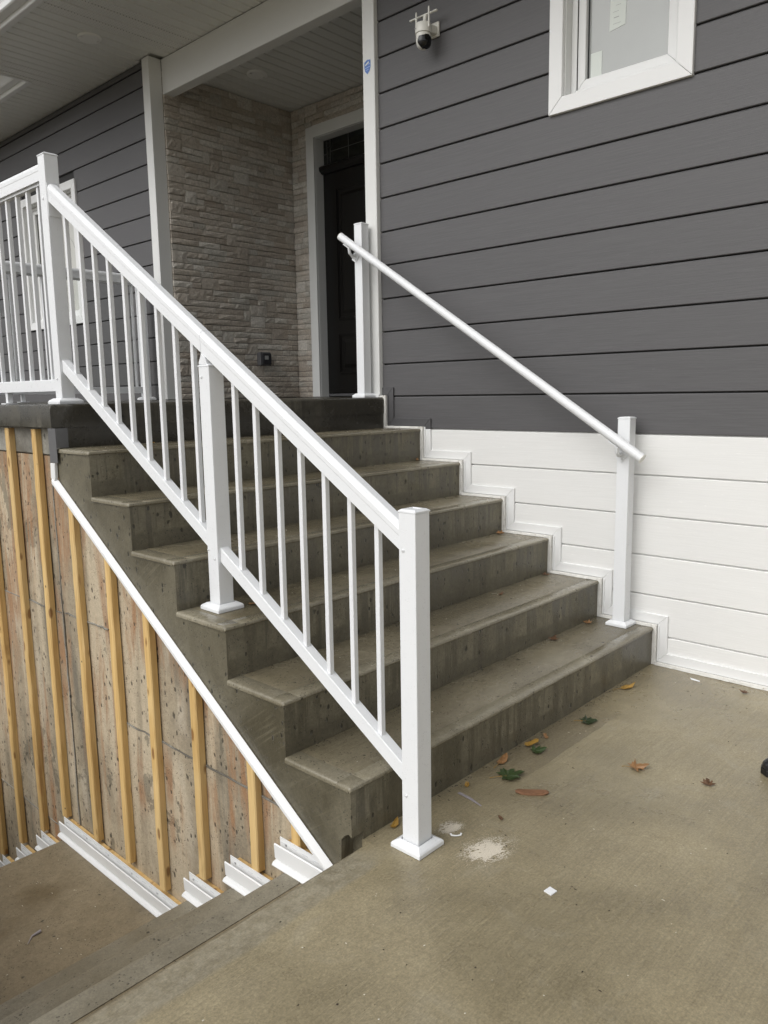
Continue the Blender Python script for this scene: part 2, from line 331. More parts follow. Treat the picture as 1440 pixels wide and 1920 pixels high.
# ------------------------------------------------------------------ mesh helper
class MB:
    def __init__(s): s.v = []; s.f = []; s.mi = []
    def add(s, vs, fs, mi=0):
        o = len(s.v); s.v += [tuple(p) for p in vs]; s.f += [tuple(o+i for i in f) for f in fs]; s.mi += [mi]*len(fs); return s
    def box(s, x0, x1, y0, y1, z0, z1, mi=0):
        x0, x1 = min(x0, x1), max(x0, x1); y0, y1 = min(y0, y1), max(y0, y1); z0, z1 = min(z0, z1), max(z0, z1)
        return s.add([(x0, y0, z0), (x1, y0, z0), (x1, y1, z0), (x0, y1, z0), (x0, y0, z1), (x1, y0, z1), (x1, y1, z1), (x0, y1, z1)],
                     [(0, 3, 2, 1), (4, 5, 6, 7), (0, 1, 5, 4), (1, 2, 6, 5), (2, 3, 7, 6), (3, 0, 4, 7)], mi)
    def prism(s, pts, vec, mi=0):
        n = len(pts); vec = Vector(vec); a = [Vector(p) for p in pts]; b = [p+vec for p in a]
        return s.add(a+b, [tuple(range(n))[::-1], tuple(range(n, 2*n))] + [(i, (i+1) % n, n+(i+1) % n, n+i) for i in range(n)], mi)
    def loft(s, rings, cap=True, mi=0):
        n = len(rings[0]); o = []; fs = []
        for r in rings: o += r
        for k in range(len(rings)-1):
            for i in range(n): fs.append((k*n+i, k*n+(i+1) % n, (k+1)*n+(i+1) % n, (k+1)*n+i))
        if cap: fs += [tuple(range(n))[::-1], tuple(range((len(rings)-1)*n, len(rings)*n))]
        return s.add(o, fs, mi)
    def tube(s, pts, r, n=12, mi=0):
        pts = [Vector(p) for p in pts]; rings = []
        rr = r if isinstance(r, (list, tuple)) else [r]*len(pts)
        for i, p in enumerate(pts):
            t = (pts[min(i+1, len(pts)-1)] - pts[max(i-1, 0)]).normalized()
            a = t.cross(Vector((0, 0, 1))) if abs(t.z) < 0.95 else t.cross(Vector((1, 0, 0)))
            a.normalize(); b = t.cross(a)
            rings.append([p + (a*math.cos(2*math.pi*k/n) + b*math.sin(2*math.pi*k/n))*rr[i] for k in range(n)])
        return s.loft(rings, True, mi)
    def lathe(s, c, prof, axis=(0, 0, 1), n=24, mi=0):
        ax = Vector(axis).normalized(); c = Vector(c)
        return s.tube([c+ax*z for r, z in prof], [max(r, 1e-4) for r, z in prof], n, mi)
    def build(s, name, mat, parent=None, loc=(0, 0, 0), bevel=0, seg=1, smooth=False, label=None, local=False):
        me = bpy.data.meshes.new(name)
        L = Vector(loc)
        if parent is not None and not local: off = Vector(parent.get('_o', (0, 0, 0)))
        else: off = Vector((0, 0, 0))
        vs = s.v if local else [(p[0]-off.x-L.x, p[1]-off.y-L.y, p[2]-off.z-L.z) for p in s.v]
        me.from_pydata(vs, [], s.f)
        mats = mat if isinstance(mat, (list, tuple)) else [mat]
        for m in mats: me.materials.append(MT[m])
        for p, i in zip(me.polygons, s.mi): p.material_index = i
        bm = bmesh.new(); bm.from_mesh(me)
        bmesh.ops.remove_doubles(bm, verts=bm.verts, dist=1e-6)
        bmesh.ops.recalc_face_normals(bm, faces=bm.faces)
        if bevel:
            es = [e for e in bm.edges if len(e.link_faces) == 2 and e.calc_face_angle(0) > 0.6]
            bmesh.ops.bevel(bm, geom=es, offset=bevel, segments=seg, profile=0.6, affect='EDGES', clamp_overlap=True)
        if smooth:
            for f in bm.faces: f.smooth = True
        bm.to_mesh(me); bm.free()
        if smooth:
            try: me.set_sharp_from_angle(angle=rad(40))
            except Exception: pass
        return link(name, me, parent, L, label)
def link(name, me, parent=None, loc=(0, 0, 0), label=None):
    o = bpy.data.objects.new(name, me); COL.objects.link(o); o.parent = parent; o.location = loc
    o['_o'] = tuple((Vector(parent.get('_o', (0, 0, 0))) if parent else Vector((0, 0, 0))) + Vector(loc))
    if label: o['label'] = label
    return o
def thing(name, label, cat, loc=(0, 0, 0), group=None):
    o = link(name, None, None, loc, label); o['category'] = cat; o.empty_display_size = 0.1
    if group: o['group'] = group
    return o
def tag(o, label, cat, group=None, kind=None):
    if label: o['label'] = label
    if cat: o['category'] = cat
    if group: o['group'] = group
    if kind: o['kind'] = kind
    return o
def struct(o): o['kind'] = 'structure'; return o

h, d, W = 0.185, 0.2912, 2.047
ZL = 7*h                      # porch floor
def diag(y): return -0.155 + 0.645*y      # lower edge of the stair's side

# ================================================================== GROUND
WX0, WX1, WY0, WY1 = -3.2, -2.0, -0.010, 8.0
def ring_sheet(x0, x1, y0, y1, hx0, hx1, hy0, hy1, z):
    m = MB()
    for a in ((x0, hx0, y0, y1), (hx1, x1, y0, y1), (hx0, hx1, y0, hy0), (hx0, hx1, hy1, y1)):
        m.add([(a[0], a[2], z), (a[1], a[2], z), (a[1], a[3], z), (a[0], a[3], z)], [(0, 1, 2, 3)])
    return m
struct(ring_sheet(-400, 400, -400, 400, -30, 1.2, -20, 14, -0.06).build('ground', 'soil'))
m = MB()       # pavement with a rounded nosing above the stairwell
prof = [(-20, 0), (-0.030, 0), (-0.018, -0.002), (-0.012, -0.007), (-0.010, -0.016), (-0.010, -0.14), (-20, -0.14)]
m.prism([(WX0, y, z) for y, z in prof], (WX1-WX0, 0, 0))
m.box(-30, WX0, -20, 14, -0.14, 0); m.box(WX1, 0.5, -20, 0.0095, -0.14, 0)  # unseen far paving, extended to bounce more light
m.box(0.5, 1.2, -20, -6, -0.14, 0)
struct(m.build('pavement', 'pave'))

# ================================================================== STAIRWELL (basement stair)
bs = thing('basement_stairs', 'tan concrete stairs going down beside the furred foundation wall', 'stairs', (-2.6, 0, -0.8))
ys = [-0.010, 0.283, 0.575, 0.868]
def nosed(m, x0, x1, y0, y1, z0, z1, r=0.012):
    m.prism([(x0, y, z) for y, z in ((y0, z1), (y1-r*1.6, z1), (y1-r*.5, z1-r*.3), (y1, z1-r), (y1, z0), (y0, z0))], (x1-x0, 0, 0))
for k in range(1, 4):
    m = MB(); nosed(m, WX0, -2.062, ys[k-1]-0.02 if k > 1 else -0.009, ys[k], -2.4, -k*h); sp_ = m.build('step', 'well', bs)
    m = MB(); nosed(m, WX0, -2.062, ys[k]-0.085, ys[k]+0.0025, -k*h-0.03, -k*h+0.0025); m.build('nosing', 'wellstep', sp_)
m = MB(); nosed(m, WX0, -2.062, 0.868, 1.935, -2.4, -4*h); m.build('landing', 'well', bs)
y = 1.935
for k in range(5, 10):
    m = MB(); nosed(m, WX0, -2.062, y, y+0.285, -2.6, -k*h); m.build('step', 'well', bs); y += 0.285
m = MB(); m.box(WX0, -2.062, y, 8, -2.6, -9.6*h); m.build('basement_floor', 'well', bs)
m = MB(); m.box(WX0-0.2, WX0, -0.1, 8.2, -2.6, -0.141); struct(m.build('retaining_wall', 'lintel'))

# ================================================================== FOUNDATION WALL with furring
fw = thing('foundation_wall', 'bare stained concrete foundation wall furred with pine strips, beside the stairwell', 'wall', (-2.0, 2.3, -2.4))
fx = -2.012
def panel(y0, y1, z0, z1, dx):
    m = MB()
    ny, nz = max(2, int((y1-y0)/0.14)), max(2, int((z1-z0)/0.14))
    pts = []
    ztop = lambda q: z1 if y0 > 1.8 else min(z1, diag(q)+0.07)
    for i in range(ny+1):
        for j in range(nz+1):
            yy = y0+(y1-y0)*i/ny; zt = ztop(yy); zz = z0+(zt-z0)*j/nz
            dd = 0.004*mnoise.noise((yy*2.1, zz*1.7, 3.3)) if 0 < i < ny and 0 < j < nz else 0.0
            pts.append((fx+dx+dd, yy, zz))
    fs = [(i*(nz+1)+j, (i+1)*(nz+1)+j, (i+1)*(nz+1)+j+1, i*(nz+1)+j+1) for i in range(ny) for j in range(nz)]
    m.add(pts, fs)
    c = [(fx+dx, y0, z0), (fx+dx, y1, z0), (fx+dx, y1, ztop(y1)), (fx+dx, y0, ztop(y0))]
    m.prism([(fx+dx+0.0045, p[1], p[2]) for p in c], (0.02, 0, 0))
    # rim joining the face to the body
    b = [(fx+dx+0.0045, p[1], p[2]) for p in c]
    m.add(c+b, [(i, (i+1) % 4, 4+(i+1) % 4, 4+i) for i in range(4)])
    return m.build('panel', 'found', fw)
for a in ((1.8828, 4.66, 0.36, 1.070, 0.0), (1.8828, 4.66, -0.77, 0.3594, -0.003), (1.8828, 4.66, -2.4, -0.7706, 0.001),
          (1.45, 1.79, 0.365, 1.05, -0.002), (1.79, 1.882, 0.365, 1.07, -0.002), (1.45, 1.882, -0.9, 0.3644, 0.001),
          (0.16, 1.4494, -0.02, 0.80, 0.001), (0.02, 1.4494, -0.9, -0.0206, -0.003)): panel(*a)
m = MB(); m.box(fx+0.024, -1.5, 0.02, 4.66, -2.4, 0.05); m.box(fx+0.024, -1.5, 1.80, 4.66, 0.05, 1.19); m.build('core', 'found', fw)
m = MB(); m.box(fx-0.004, fx+0.024, 1.79, 4.66, 1.075, 1.196); m.build('beam', 'lintel', fw, bevel=0.004)
# thin cement ridges left by the form joints
def ridge(pts):
    m = MB(); m.tube(pts, [0.0035*R.uniform(0.7, 1.3) for _ in pts], 5); m.build('form_ridge', 'lintel', fw)
def wob(y0, y1, z, n=14): return [(fx-0.003, y0+(y1-y0)*i/n, z+R.uniform(-.004, .004)) for i in range(n+1)]
ridge(wob(1.47, 1.86, 0.364)); ridge(wob(0.2, 1.43, -0.0203, 24)); ridge(wob(1.9, 3.4, 0.3585)); ridge(wob(1.9, 3.4, -0.7715))
ridge([(fx-0.003, 1.8835+R.uniform(-.003, .003), -0.7+1.75*i/30) for i in range(31)])
# furring strips: (right-hand edge Y, bottom Z)
strips = [(0.247, -0.128), (0.469, -0.29), (0.796, -0.465), (1.093, -0.648), (1.363, -0.64), (1.65, -0.655), (1.958, -0.66), (2.24, -0.84), (2.535, -1.03), (2.83, -1.22), (3.12, -1.4), (3.41, -1.6)]
for i, (y0, zb) in enumerate(strips):
    y1 = y0+0.041; zt = min(1.188, diag(y0)-0.004) if y0 < 1.78 else 1.188
    zt2 = min(1.188, diag(y1)-0.004) if y0 < 1.78 else 1.188
    if y0 < 1.78: zt = min(zt, zt2)
    n = max(4, int((zt-zb)/0.09)); rings = []; lean = R.uniform(-0.006, 0.006)
    for k in range(n+1):
        z = zb+(zt-zb)*k/n; o = lean*(k/n-.5) + R.uniform(-.0008, .0008)
        xo = -2.046+R.uniform(-.0012, .0012); wn = max(0.0, mnoise.noise((i*3.7, z*2.3, 1.0))-0.25)*0.02
        ch = 0.004
        rings.append([Vector(p) for p in ((fx-0.005, y0+o, z), (xo+ch+wn*.5, y0+o, z), (xo, y0+o+ch+wn, z), (xo, y1+o-ch, z), (xo+ch, y1+o, z), (fx-0.005, y1+o, z))])
    m = MB(); m.loft(rings); m.build('furring_strip', 'wood', fw, loc=(0, y0-2.3, 0))
# starter trims standing on every tread of the basement stair
trims = [(-h, -0.004, 0.338), (-2*h, 0.288, 0.622), (-3*h, 0.58, 0.898), (-4*h, 0.873, 1.975), (-5*h, 1.94, 2.262), (-6*h, 2.225, 2.545), (-7*h, 2.51, 2.83), (-8*h, 2.795, 3.1)]
for zt, y0, y1 in trims:
    m = MB(); m.box(-2.0465, -2.017, y0+0.004, y1-0.012, zt+0.012, zt+0.066); m.build('nailer', 'wood', fw, bevel=0.002)
    prof = [(-2.0485, .004), (-2.0485, .078), (-2.0505, .078), (-2.0505, .030), (-2.074, .026), (-2.074, .064), (-2.072, .069), (-2.075, .072), (-2.0785, .066), (-2.0765, .012), (-2.086, .012), (-2.094, .006), (-2.099, -.001), (-2.099, .0015), (-2.094, .010), (-2.0845, .016), (-2.074, .016), (-2.074, .022), (-2.050, .026)]
    prof = [(-2.048, .004), (-2.048, .084), (-2.0502, .084), (-2.0502, .030), (-2.066, .028), (-2.070, .068), (-2.073, .0725), (-2.0765, .069), (-2.0740, .020), (-2.070, .019), (-2.070, .0145), (-2.082, .0115), (-2.088, .0045), (-2.088, .0012), (-2.060, .0012), (-2.060, .004)]
    m = MB(); m.prism([(x, y0, zt+z) for x, z in prof], (0, y1-y0, 0)); t = m.build('starter_trim', 'trimw', fw)
    yy = y0+0.05; ms = MB(); mk = MB()
    while yy < y1-0.03:
        mk.box(-2.0508, -2.0502, yy, yy+0.026, zt+0.0665, zt+0.0695); yy += 0.052
    if mk.v: mk.build('nail_slot', 'screw', t)
    ns = max(1, int((y1-y0)/0.2)); 
    for q in range(ns):
        yc = y1-0.03-q*0.2; ms.lathe((-2.0505, yc, zt+0.066), [(0.0048, 0), (0.004, 0.002), (0.0, 0.003)], (-1, 0, 0), 8)
    ms.build('screw', 'steel', t)
# sloping trim below the stair side, and the flashing at its top
ang = math.atan(0.645)
m = MB()
ya, yb = 0.055, 1.772
def dpt(y, off, x): return (x, y, diag(y)+off)
for (o0, o1, x0, x1) in ((-0.027, -0.009, -2.070, -2.050),):
    m.prism([dpt(ya, o0, x0), dpt(ya, o1-0.002, x0), dpt(ya, 0.006, x1), dpt(ya, o0, x1)], (0, yb-ya, 0.645*(yb-ya)))
m.build('sloping_trim', 'trimw', fw, bevel=0.0025, seg=2)
m = MB(); m.prism([(-2.064, 1.742, 1.048), (-2.064, 1.783, 1.048), (-2.064, 1.788, 0.985), (-2.064, 1.762, 0.962), (-2.064, 1.746, 0.985)], (0.014, 0, 0)); m.build('end_trim', 'trimw', fw, bevel=0.002)
m = MB(); m.box(-2.0615, -2.0585, 1.716, 1.786, 1.05, 1.196); m.box(-2.0585, -2.008, 1.716, 1.719, 1.114, 1.196); m.build('corner_flashing', 'flash', fw)

# ================================================================== CONCRETE STAIR AND PORCH SLAB
st = thing('concrete_stairs', 'wet poured concrete steps rising along the house to the porch landing', 'stairs', (-1.0, 0, 0))
RY = 0.006
for k in range(1, 7):
    y0, y1 = (k-1)*d+RY, k*d+RY
    m = MB()
    nx = 26
    zb0, zb1 = max(0.002, diag(y0)) if k == 1 else diag(y0), diag(y1)
    if k == 1:       # the outer foot of the first step is broken away
        m.prism([(-W+0.05, y0, -0.158), (-W+0.05, y0, k*h-0.0155), (-W+0.05, y1, k*h-0.0155), (-W+0.05, y1, zb1)], (W-0.05, 0, 0))
        m.prism([(-W, y0, 0.024), (-W, y0, k*h-0.0155), (-W, y1, k*h-0.0155), (-W, y1, zb1), (-W, y0+0.05, -0.12), (-W, y0+0.044, 0.004), (-W, y0+0.030, 0.020), (-W, y0+0.014, 0.031)], (0.0499, 0, 0))
    else: m.prism([(-W, y0, zb0), (-W, y0, k*h-0.0155), (-W, y1, k*h-0.0155), (-W, y1, zb1)], (W, 0, 0))
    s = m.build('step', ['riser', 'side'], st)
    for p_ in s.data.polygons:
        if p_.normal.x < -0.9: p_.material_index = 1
    # tread: trowelled nosing, tooled groove, broomed field
    prof = [(0.009, -0.0165), (0.0035, -0.0160), (0.0008, -0.0135), (0.0, -0.0095), (0.002, -0.0035), (0.007, -0.0007), (0.014, 0.0), (0.058, 0.0), (0.060, -0.0012), (0.062, 0.0), (d+RY-0.001, 0.0), (d+RY-0.001, -0.0165)]
    xs = [-W-0.006, -W-0.005, -W-0.002, -W+0.004] + [-W+0.058, -W+0.060, -W+0.062] + [-W+0.12+i*(W-0.12)/40 for i in range(41)]
    m = MB(); rings = []
    for xi, x in enumerate(xs):
        dz = {0: -0.010, 1: -0.004, 2: -0.0008, 5: -0.001}.get(xi, 0); dy = {0: 0.006, 1: 0.003, 2: 0.001}.get(xi, 0)
        jn = 0.0022*mnoise.noise((x*9, k*5.1, 0)) + 0.0012*mnoise.noise((x*37, k*5.1, 2))
        rings.append([Vector((x, (k-1)*d + p[0] + ((dy+jn) if i < 7 else 0), k*h+p[1]+(dz if 3 <= i <= 10 else 0)+(0.0008*mnoise.noise((x*5, k, i)) if 2 <= i <= 6 else 0))) for i, p in enumerate(prof)])
    n = len(prof)
    vs = [p for r in rings for p in r]
    for a in range(len(rings)-1):
        for i in range(n):
            j = (i+1) % n
            mi = 0 if (i < 7 or xs[a] < -W+0.056) else 1
            m.add([rings[a][i], rings[a][j], rings[a+1][j], rings[a+1][i]], [(0, 1, 2, 3)], mi)
    m.add(rings[0], [tuple(range(n))]); m.add(rings[-1], [tuple(range(n))])
    m.build('tread', ['nose', 'tread'], s, smooth=True)
Y7 = 6*d
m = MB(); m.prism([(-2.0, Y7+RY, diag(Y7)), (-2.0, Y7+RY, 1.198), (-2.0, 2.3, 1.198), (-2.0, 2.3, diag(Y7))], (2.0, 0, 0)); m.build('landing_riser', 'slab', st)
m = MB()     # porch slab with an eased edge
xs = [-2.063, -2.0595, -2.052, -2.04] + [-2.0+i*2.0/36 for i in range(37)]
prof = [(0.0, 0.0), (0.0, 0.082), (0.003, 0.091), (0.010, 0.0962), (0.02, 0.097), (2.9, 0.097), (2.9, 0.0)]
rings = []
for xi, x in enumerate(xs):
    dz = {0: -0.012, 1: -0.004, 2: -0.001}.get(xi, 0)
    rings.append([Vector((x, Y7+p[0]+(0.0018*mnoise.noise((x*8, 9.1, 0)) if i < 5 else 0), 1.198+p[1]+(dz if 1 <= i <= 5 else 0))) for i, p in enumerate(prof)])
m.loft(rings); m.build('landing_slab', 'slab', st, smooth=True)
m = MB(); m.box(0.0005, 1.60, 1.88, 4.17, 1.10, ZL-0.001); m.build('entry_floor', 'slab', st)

# ================================================================== HOUSE
house = thing('house', 'grey and white sided house with a stone-clad entry recess', 'house', (0.6, 2.5, 0))
XW = 0.03
P0 = 0.1937
def wall_body(name, boxes, label):
    m = MB()
    for b in boxes: m.box(*b)
    return m.build(name, 'back', house, label=label)
WIN_R = (-0.073, 0.632, 2.648, 3.70); WIN_L = (5.525, 6.71, 2.01, 3.28)
def wall_with_hole(y0, y1, z0, z1, win, i=0.075):
    a, b, c, e = win[0]+i, win[1]-i, win[2]+i, win[3]-i
    X0, X1 = XW+0.02, 0.25
    return [(X0, X1, y0, a, z0, z1), (X0, X1, b, y1, z0, z1), (X0, X1, a, b, z0, c), (X0, X1, a, b, e, z1)]
wr = wall_body('wall', wall_with_hole(-6, 1.80, -0.1, 3.92, WIN_R), 'right-hand facade with grey siding above white siding')
wl = wall_body('wall', wall_with_hole(4.26, 9, 1.0, 3.92, WIN_L), 'left-hand facade with grey siding under the eave')
def board_mesh(name, L, H, mat, t=0.02):
    m = MB()
    g = 0.0036
    prof = [(0.0, g+0.003), (0.0, H-g-0.006), (0.005, H-g), (t-0.0005, H-g), (t-0.0005, g), (0.003, g)]
    if mat == 'sidew': prof = [(0.0, 0.006), (0.0, H-0.005), (0.002, H-0.0025), (0.013, H-0.0015), (0.013, H+0.004), (t-0.0005, H+0.004), (t-0.0005, 0.0048), (0.006, 0.0048), (0.001, 0.0050)]
    m.prism([(x, 0, z) for x, z in prof], (0, L, 0))
    me = m.build(name, mat, None); data = me.data; bpy.data.objects.remove(me); return data
cache = {}
def board(parent, y0, y1, z, mat, H=P0, label=None):
    key = (round(y1-y0, 3), round(H, 3), mat)
    if key not in cache: cache[key] = board_mesh('siding_board', y1-y0, H, mat)
    o = bpy.data.objects.new('siding_board', cache[key]); COL.objects.link(o); o.parent = parent
    po = Vector(parent.get('_o')); o.location = Vector((XW+R.uniform(-.0006, .0006), y0, z)) - po
    if label: o['label'] = label
    return o
Z0 = 1.107
def run(parent, y0, y1, zs, win, matf):
    for z, H, mat, lab in zs:
        a, b, c, e = win[0]+0.03, win[1]-0.03, win[2]+0.03, win[3]-0.03
        if z+H > c and z < e:
            board(parent, y0, a, z, mat, H, lab); board(parent, b, y1, z, mat, H, lab)
        else: board(parent, y0, y1, z, mat, H, lab)
zs = []
for k in range(-6, 0):
    z = Z0+P0*k; Hh = P0
    if k == -6: Hh = Z0+P0*-5-0.012; z = 0.012
    zs.append((z, Hh, 'sidew', 'white siding board'))
for k in range(0, 15):
    Hh = min(P0, 3.915-(Z0+P0*k))
    if Hh > 0.03: zs.append((Z0+P0*k, Hh, 'sideg', None))
run(wr, -6, 1.795, zs, WIN_R, None)
zt = 3.743; zs = [(zt, 0.13, 'sideg', None)] + [(zt-P0*k, P0, 'sideg', None) for k in range(1, 13)] + [(zt-P0*13, P0, 'sideg', None)]
zs = [q for q in zs if q[0] > 1.19]
run(wl, 4.262, 9, zs, WIN_L, None)
m = MB(); m.box(XW-0.004, XW+0.018, 4.262, 9, 3.876, 3.918); m.build('frieze_board', 'trimg', wl, bevel=0.003)
# stepped channel trim and foam bead where the stair meets the wall
def chan_piece(pts, mat):
    m = MB(); m.prism([(XW-0.011, p[0], p[1]) for p in pts], (0.0105, 0, 0)); m.build('trim_channel', mat, wr, bevel=0.0015)
def strip_line(x0, x1, pts, nm, mat):
    m = MB(); m.prism([(x0, p[0], p[1]) for p in pts], (x1-x0, 0, 0)); return m.build(nm, mat, wr)
gp, tw = 0.013, 0.047
for k in range(1, 8):
    yv = (k-1)*d; zlo, zhi = (k-1)*h, k*h
    # upright piece beside riser k
    a, b = yv-gp-tw, yv-gp
    zA = zlo+gp; zB = zhi+gp
    mat = 'trimg' if k == 7 else 'trimw'
    if k == 6:
        chan_piece([(a, zA+tw), (b, zA), (b, Z0), (a, Z0)], 'trimw'); chan_piece([(a, Z0+0.0008), (b, Z0+0.0008), (b, zB), (a, zB+tw)], 'trimg')
    else: chan_piece([(a, zA+tw), (b, zA), (b, zB), (a, zB+tw)], mat)
    # level piece on tread k
    ye = k*d-gp if k < 7 else 1.778
    mat = 'trimg' if k >= 6 else 'trimw'
    chan_piece([(b, zB+0.0006), (ye-0.0005, zB+0.0006), (ye-tw-0.0005 if k < 7 else ye, zB+tw), (a+0.0005, zB+tw)], mat)
chan_piece([(-6, gp), (-gp-0.0005, gp), (-gp-tw-0.0005, gp+tw), (-6, gp+tw)], 'trimw')
# inner lip of the channel (the J edge)
for k in range(1, 8):
    yv = (k-1)*d
    m = MB(); m.box(XW-0.016, XW-0.0112, yv-gp-0.010, yv-gp-0.002, (k-1)*h+gp+0.004, k*h+gp-0.002); m.build('trim_lip', 'trimg' if k == 7 else 'trimw', wr)
# foam bead
def bead(y0, y1, z0, z1, nm='foam_bead'):
    m = MB(); nn = max(3, int(max(y1-y0, z1-z0)/0.02)); rings = []
    for i in range(nn+1):
        t = i/nn; j = [R.uniform(-.0018, .0018) for _ in range(4)]
        if z1-z0 > y1-y0: zz = z0+(z1-z0)*t; rings.append([Vector((0.0015+j[0], y0+j[1], zz)), Vector((0.0195, y0, zz)), Vector((0.0195, y1, zz)), Vector((0.0015+j[2], y1+0*j[3], zz))])
        else: yy = y0+(y1-y0)*t; rings.append([Vector((-0.004+j[0], yy, z0)), Vector((0.0195, yy, z0)), Vector((0.0195, yy, z1)), Vector((-0.001+j[2], yy, z1+j[3]))])
    m.loft(rings); m.build(nm, 'foam', wr)
for k in range(1, 8):
    bead((k-1)*d-gp+0.001, (k-1)*d+0.012, (k-1)*h+0.001, k*h+0.0125)
    bead((k-1)*d+0.0125, (k*d-gp if k < 7 else 1.778), k*h+0.0012, k*h+0.0122)
bead(-4.0, -gp, 0.001, 0.0125)
# corner posts (white, L-shaped sheet over lumber) and beam
m = MB(); m.box(0.0, 0.24, 1.7805, 1.874, ZL+0.006, 3.915); m.build('corner_post', 'postw', house, bevel=0.003, label='white corner post right of the front door')
m = MB(); m.box(-0.012, 0.0, 1.777, 1.878, ZL+0.002, ZL+0.02); m.build('post_foot', 'trimw', house)
m = MB(); m.box(0.0, 0.112, 4.168, 4.266, ZL+0.002, 3.921); m.build('corner_post', 'postw', house, bevel=0.003, label='white corner post left of the stone recess')
m = MB(); m.box(0.112, 0.205, 1.8745, 4.1675, 3.664, 3.922); m.build('beam', 'postw', house, bevel=0.003)
m = MB(); m.box(0.24, 1.72, 1.80, 1.872, 1.1, 3.92); m.build('recess_side_wall', 'sideg', house)
# stone walls
def stone_mesh(i):
    rr = random.Random(100+i); nx, nz = 5, 3; vs = []; fs = []
    for a in range(nx+1):
        for b in range(nz+1):
            e = a in (0, nx) or b in (0, nz)
            vs.append((a/nx + (0 if a in (0, nx) else rr.uniform(-.05, .05)), (-0.72 - rr.uniform(0, .08)) if e else -0.80 - rr.uniform(0.0, .22), b/nz + (0 if b in (0, nz) else rr.uniform(-.09, .09))))
    for a in range(nx):
        for b in range(nz): p = a*(nz+1)+b; fs.append((p, p+nz+1, p+nz+2, p+1))
    o = len(vs); rim = [a*(nz+1) for a in range(nx+1)] + [nx*(nz+1)+b for b in range(1, nz+1)] + [a*(nz+1)+nz for a in range(nx-1, -1, -1)] + [b for b in range(nz-1, 0, -1)]
    for q in rim: vs.append((vs[q][0], 0.0, vs[q][2]))
    for i2 in range(len(rim)): j2 = (i2+1) % len(rim); fs.append((rim[i2], rim[j2], o+j2, o+i2))
    return vs, fs
VAR = [stone_mesh(i) for i in range(14)]
VM = []
for vs, fs in VAR:
    me = bpy.data.meshes.new('stone'); me.from_pydata(vs, [], fs); me.materials.append(MT['stone'])
    bm = bmesh.new(); bm.from_mesh(me); bmesh.ops.recalc_face_normals(bm, faces=bm.faces); bm.to_mesh(me); bm.free(); VM.append(me)
def lay(Lw, Hh, holes=(), rh=0.0477):
    nr = int(round(Hh/rh)); rh = Hh/nr; busy = [[] for _ in range(nr+2)]; out = []
    for r in range(nr):
        x = 0.0
        while x < Lw-0.005:
            nxt = [b for b in busy[r] if b[1] > x+1e-6]; blk = [b for b in nxt if b[0] <= x+1e-6]
            if blk: x = blk[0][1]; continue
            lim = min([b[0] for b in nxt]+[Lw])
            ln = R.choice((0.085, 0.11, 0.14, 0.17, 0.21, 0.26, 0.31))*R.uniform(0.9, 1.1)
            dbl = r < nr-1 and R.random() < 0.10
            if dbl: ln = R.uniform(0.09, 0.19)
            if lim-x-ln < 0.05: ln = lim-x
            if dbl: busy[r+1].append((x, x+ln))
            hh = rh*2 if dbl else rh
            out.append((x, r*rh, ln, hh)); x += ln
    return [s for s in out if not any(s[0] < hx1-0.02 and s[0]+s[2] > hx0+0.02 and s[1] < hz1-0.01 and s[1]+s[3] > hz0+0.01 for hx0, hx1, hz0, hz1 in holes)]
m = MB(); m.box(0.113, 1.72, 4.178, 4.26, 1.1, 3.915); m.build('recess_wall', 'back', house)
sw = MB(); sw.box(0.113, 1.45, 4.174, 4.1775, ZL, 3.84); sw = sw.build('stone_wall', 'back', house, label='stacked ledge stone wall of the entry recess')
sw2 = MB()
CY0, CY1, CZ = 2.80, 3.957, 3.652         # outer edges of the door casing
for b in ((1.4325, 1.60, CY1, 4.1735, ZL, 3.84), (1.4325, 1.60, 1.88, CY1, CZ, 3.84), (1.4325, 1.60, 1.88, CY0, ZL, CZ)): sw2.box(*b)
sw2 = sw2.build('stone_wall', 'back', house, label='pale ledge stone around the front door')
allst = []
HW = 3.838-ZL-0.002
for s in lay(1.43-0.113-0.004, HW): allst.append(('a', s))
hL = 4.145-1.9
for s in lay(4.145-CY1-0.002, HW): allst.append(('b', (s[0], s[1], s[2], s[3])))
for s in lay(CY1-0.002-1.9, 3.838-CZ-0.004): allst.append(('b', (s[0]+4.145-CY1+0.001, s[1]+CZ-ZL, s[2], s[3])))
def smat(kind, s, i):
    rr = random.Random(i*13+5); gp2 = 0.0012
    dep = rr.uniform(0.020, 0.034)
    if kind == 'a': return Matrix.Translation((0.114+s[0]+gp2/2, 4.1735, ZL+0.002+s[1]+0.002)) @ Matrix.Diagonal((s[2]-gp2, dep, s[3]-0.004, 1))
    return Matrix.Translation((1.432, 4.145-s[0]-gp2/2, ZL+0.002+s[1]+gp2/2)) @ Matrix.Rotation(-math.pi/2, 4, 'Z') @ Matrix.Diagonal((s[2]-gp2, dep, s[3]-0.004, 1))
def vis(kind, s):      # hidden behind the post / rail base counts less
    a = s[2]*s[3]
    if kind == 'b' and 4.145-s[0] < 3.15: a *= 0.02
    return a
order = sorted(range(len(allst)), key=lambda i: -vis(*allst[i]))
rest = {'a': MB(), 'b': MB()}
for rank, i in enumerate(order):
    kind, s = allst[i]; Mx = smat(kind, s, i); v = i % len(VM); par = sw if kind == 'a' else sw2
    if rank < 300:
        o = bpy.data.objects.new('stone', VM[v]); COL.objects.link(o); o.parent = par
        o.matrix_local = Matrix.Translation(-Vector(par['_o'])) @ Mx
    else:
        rest[kind].add([Mx @ Vector(p) for p in VAR[v][0]], VAR[v][1])
for kk, par in (('a', sw), ('b', sw2)):
    if rest[kk].v: rest[kk].build('small_stones', 'stone', par)['kind'] = 'stuff'
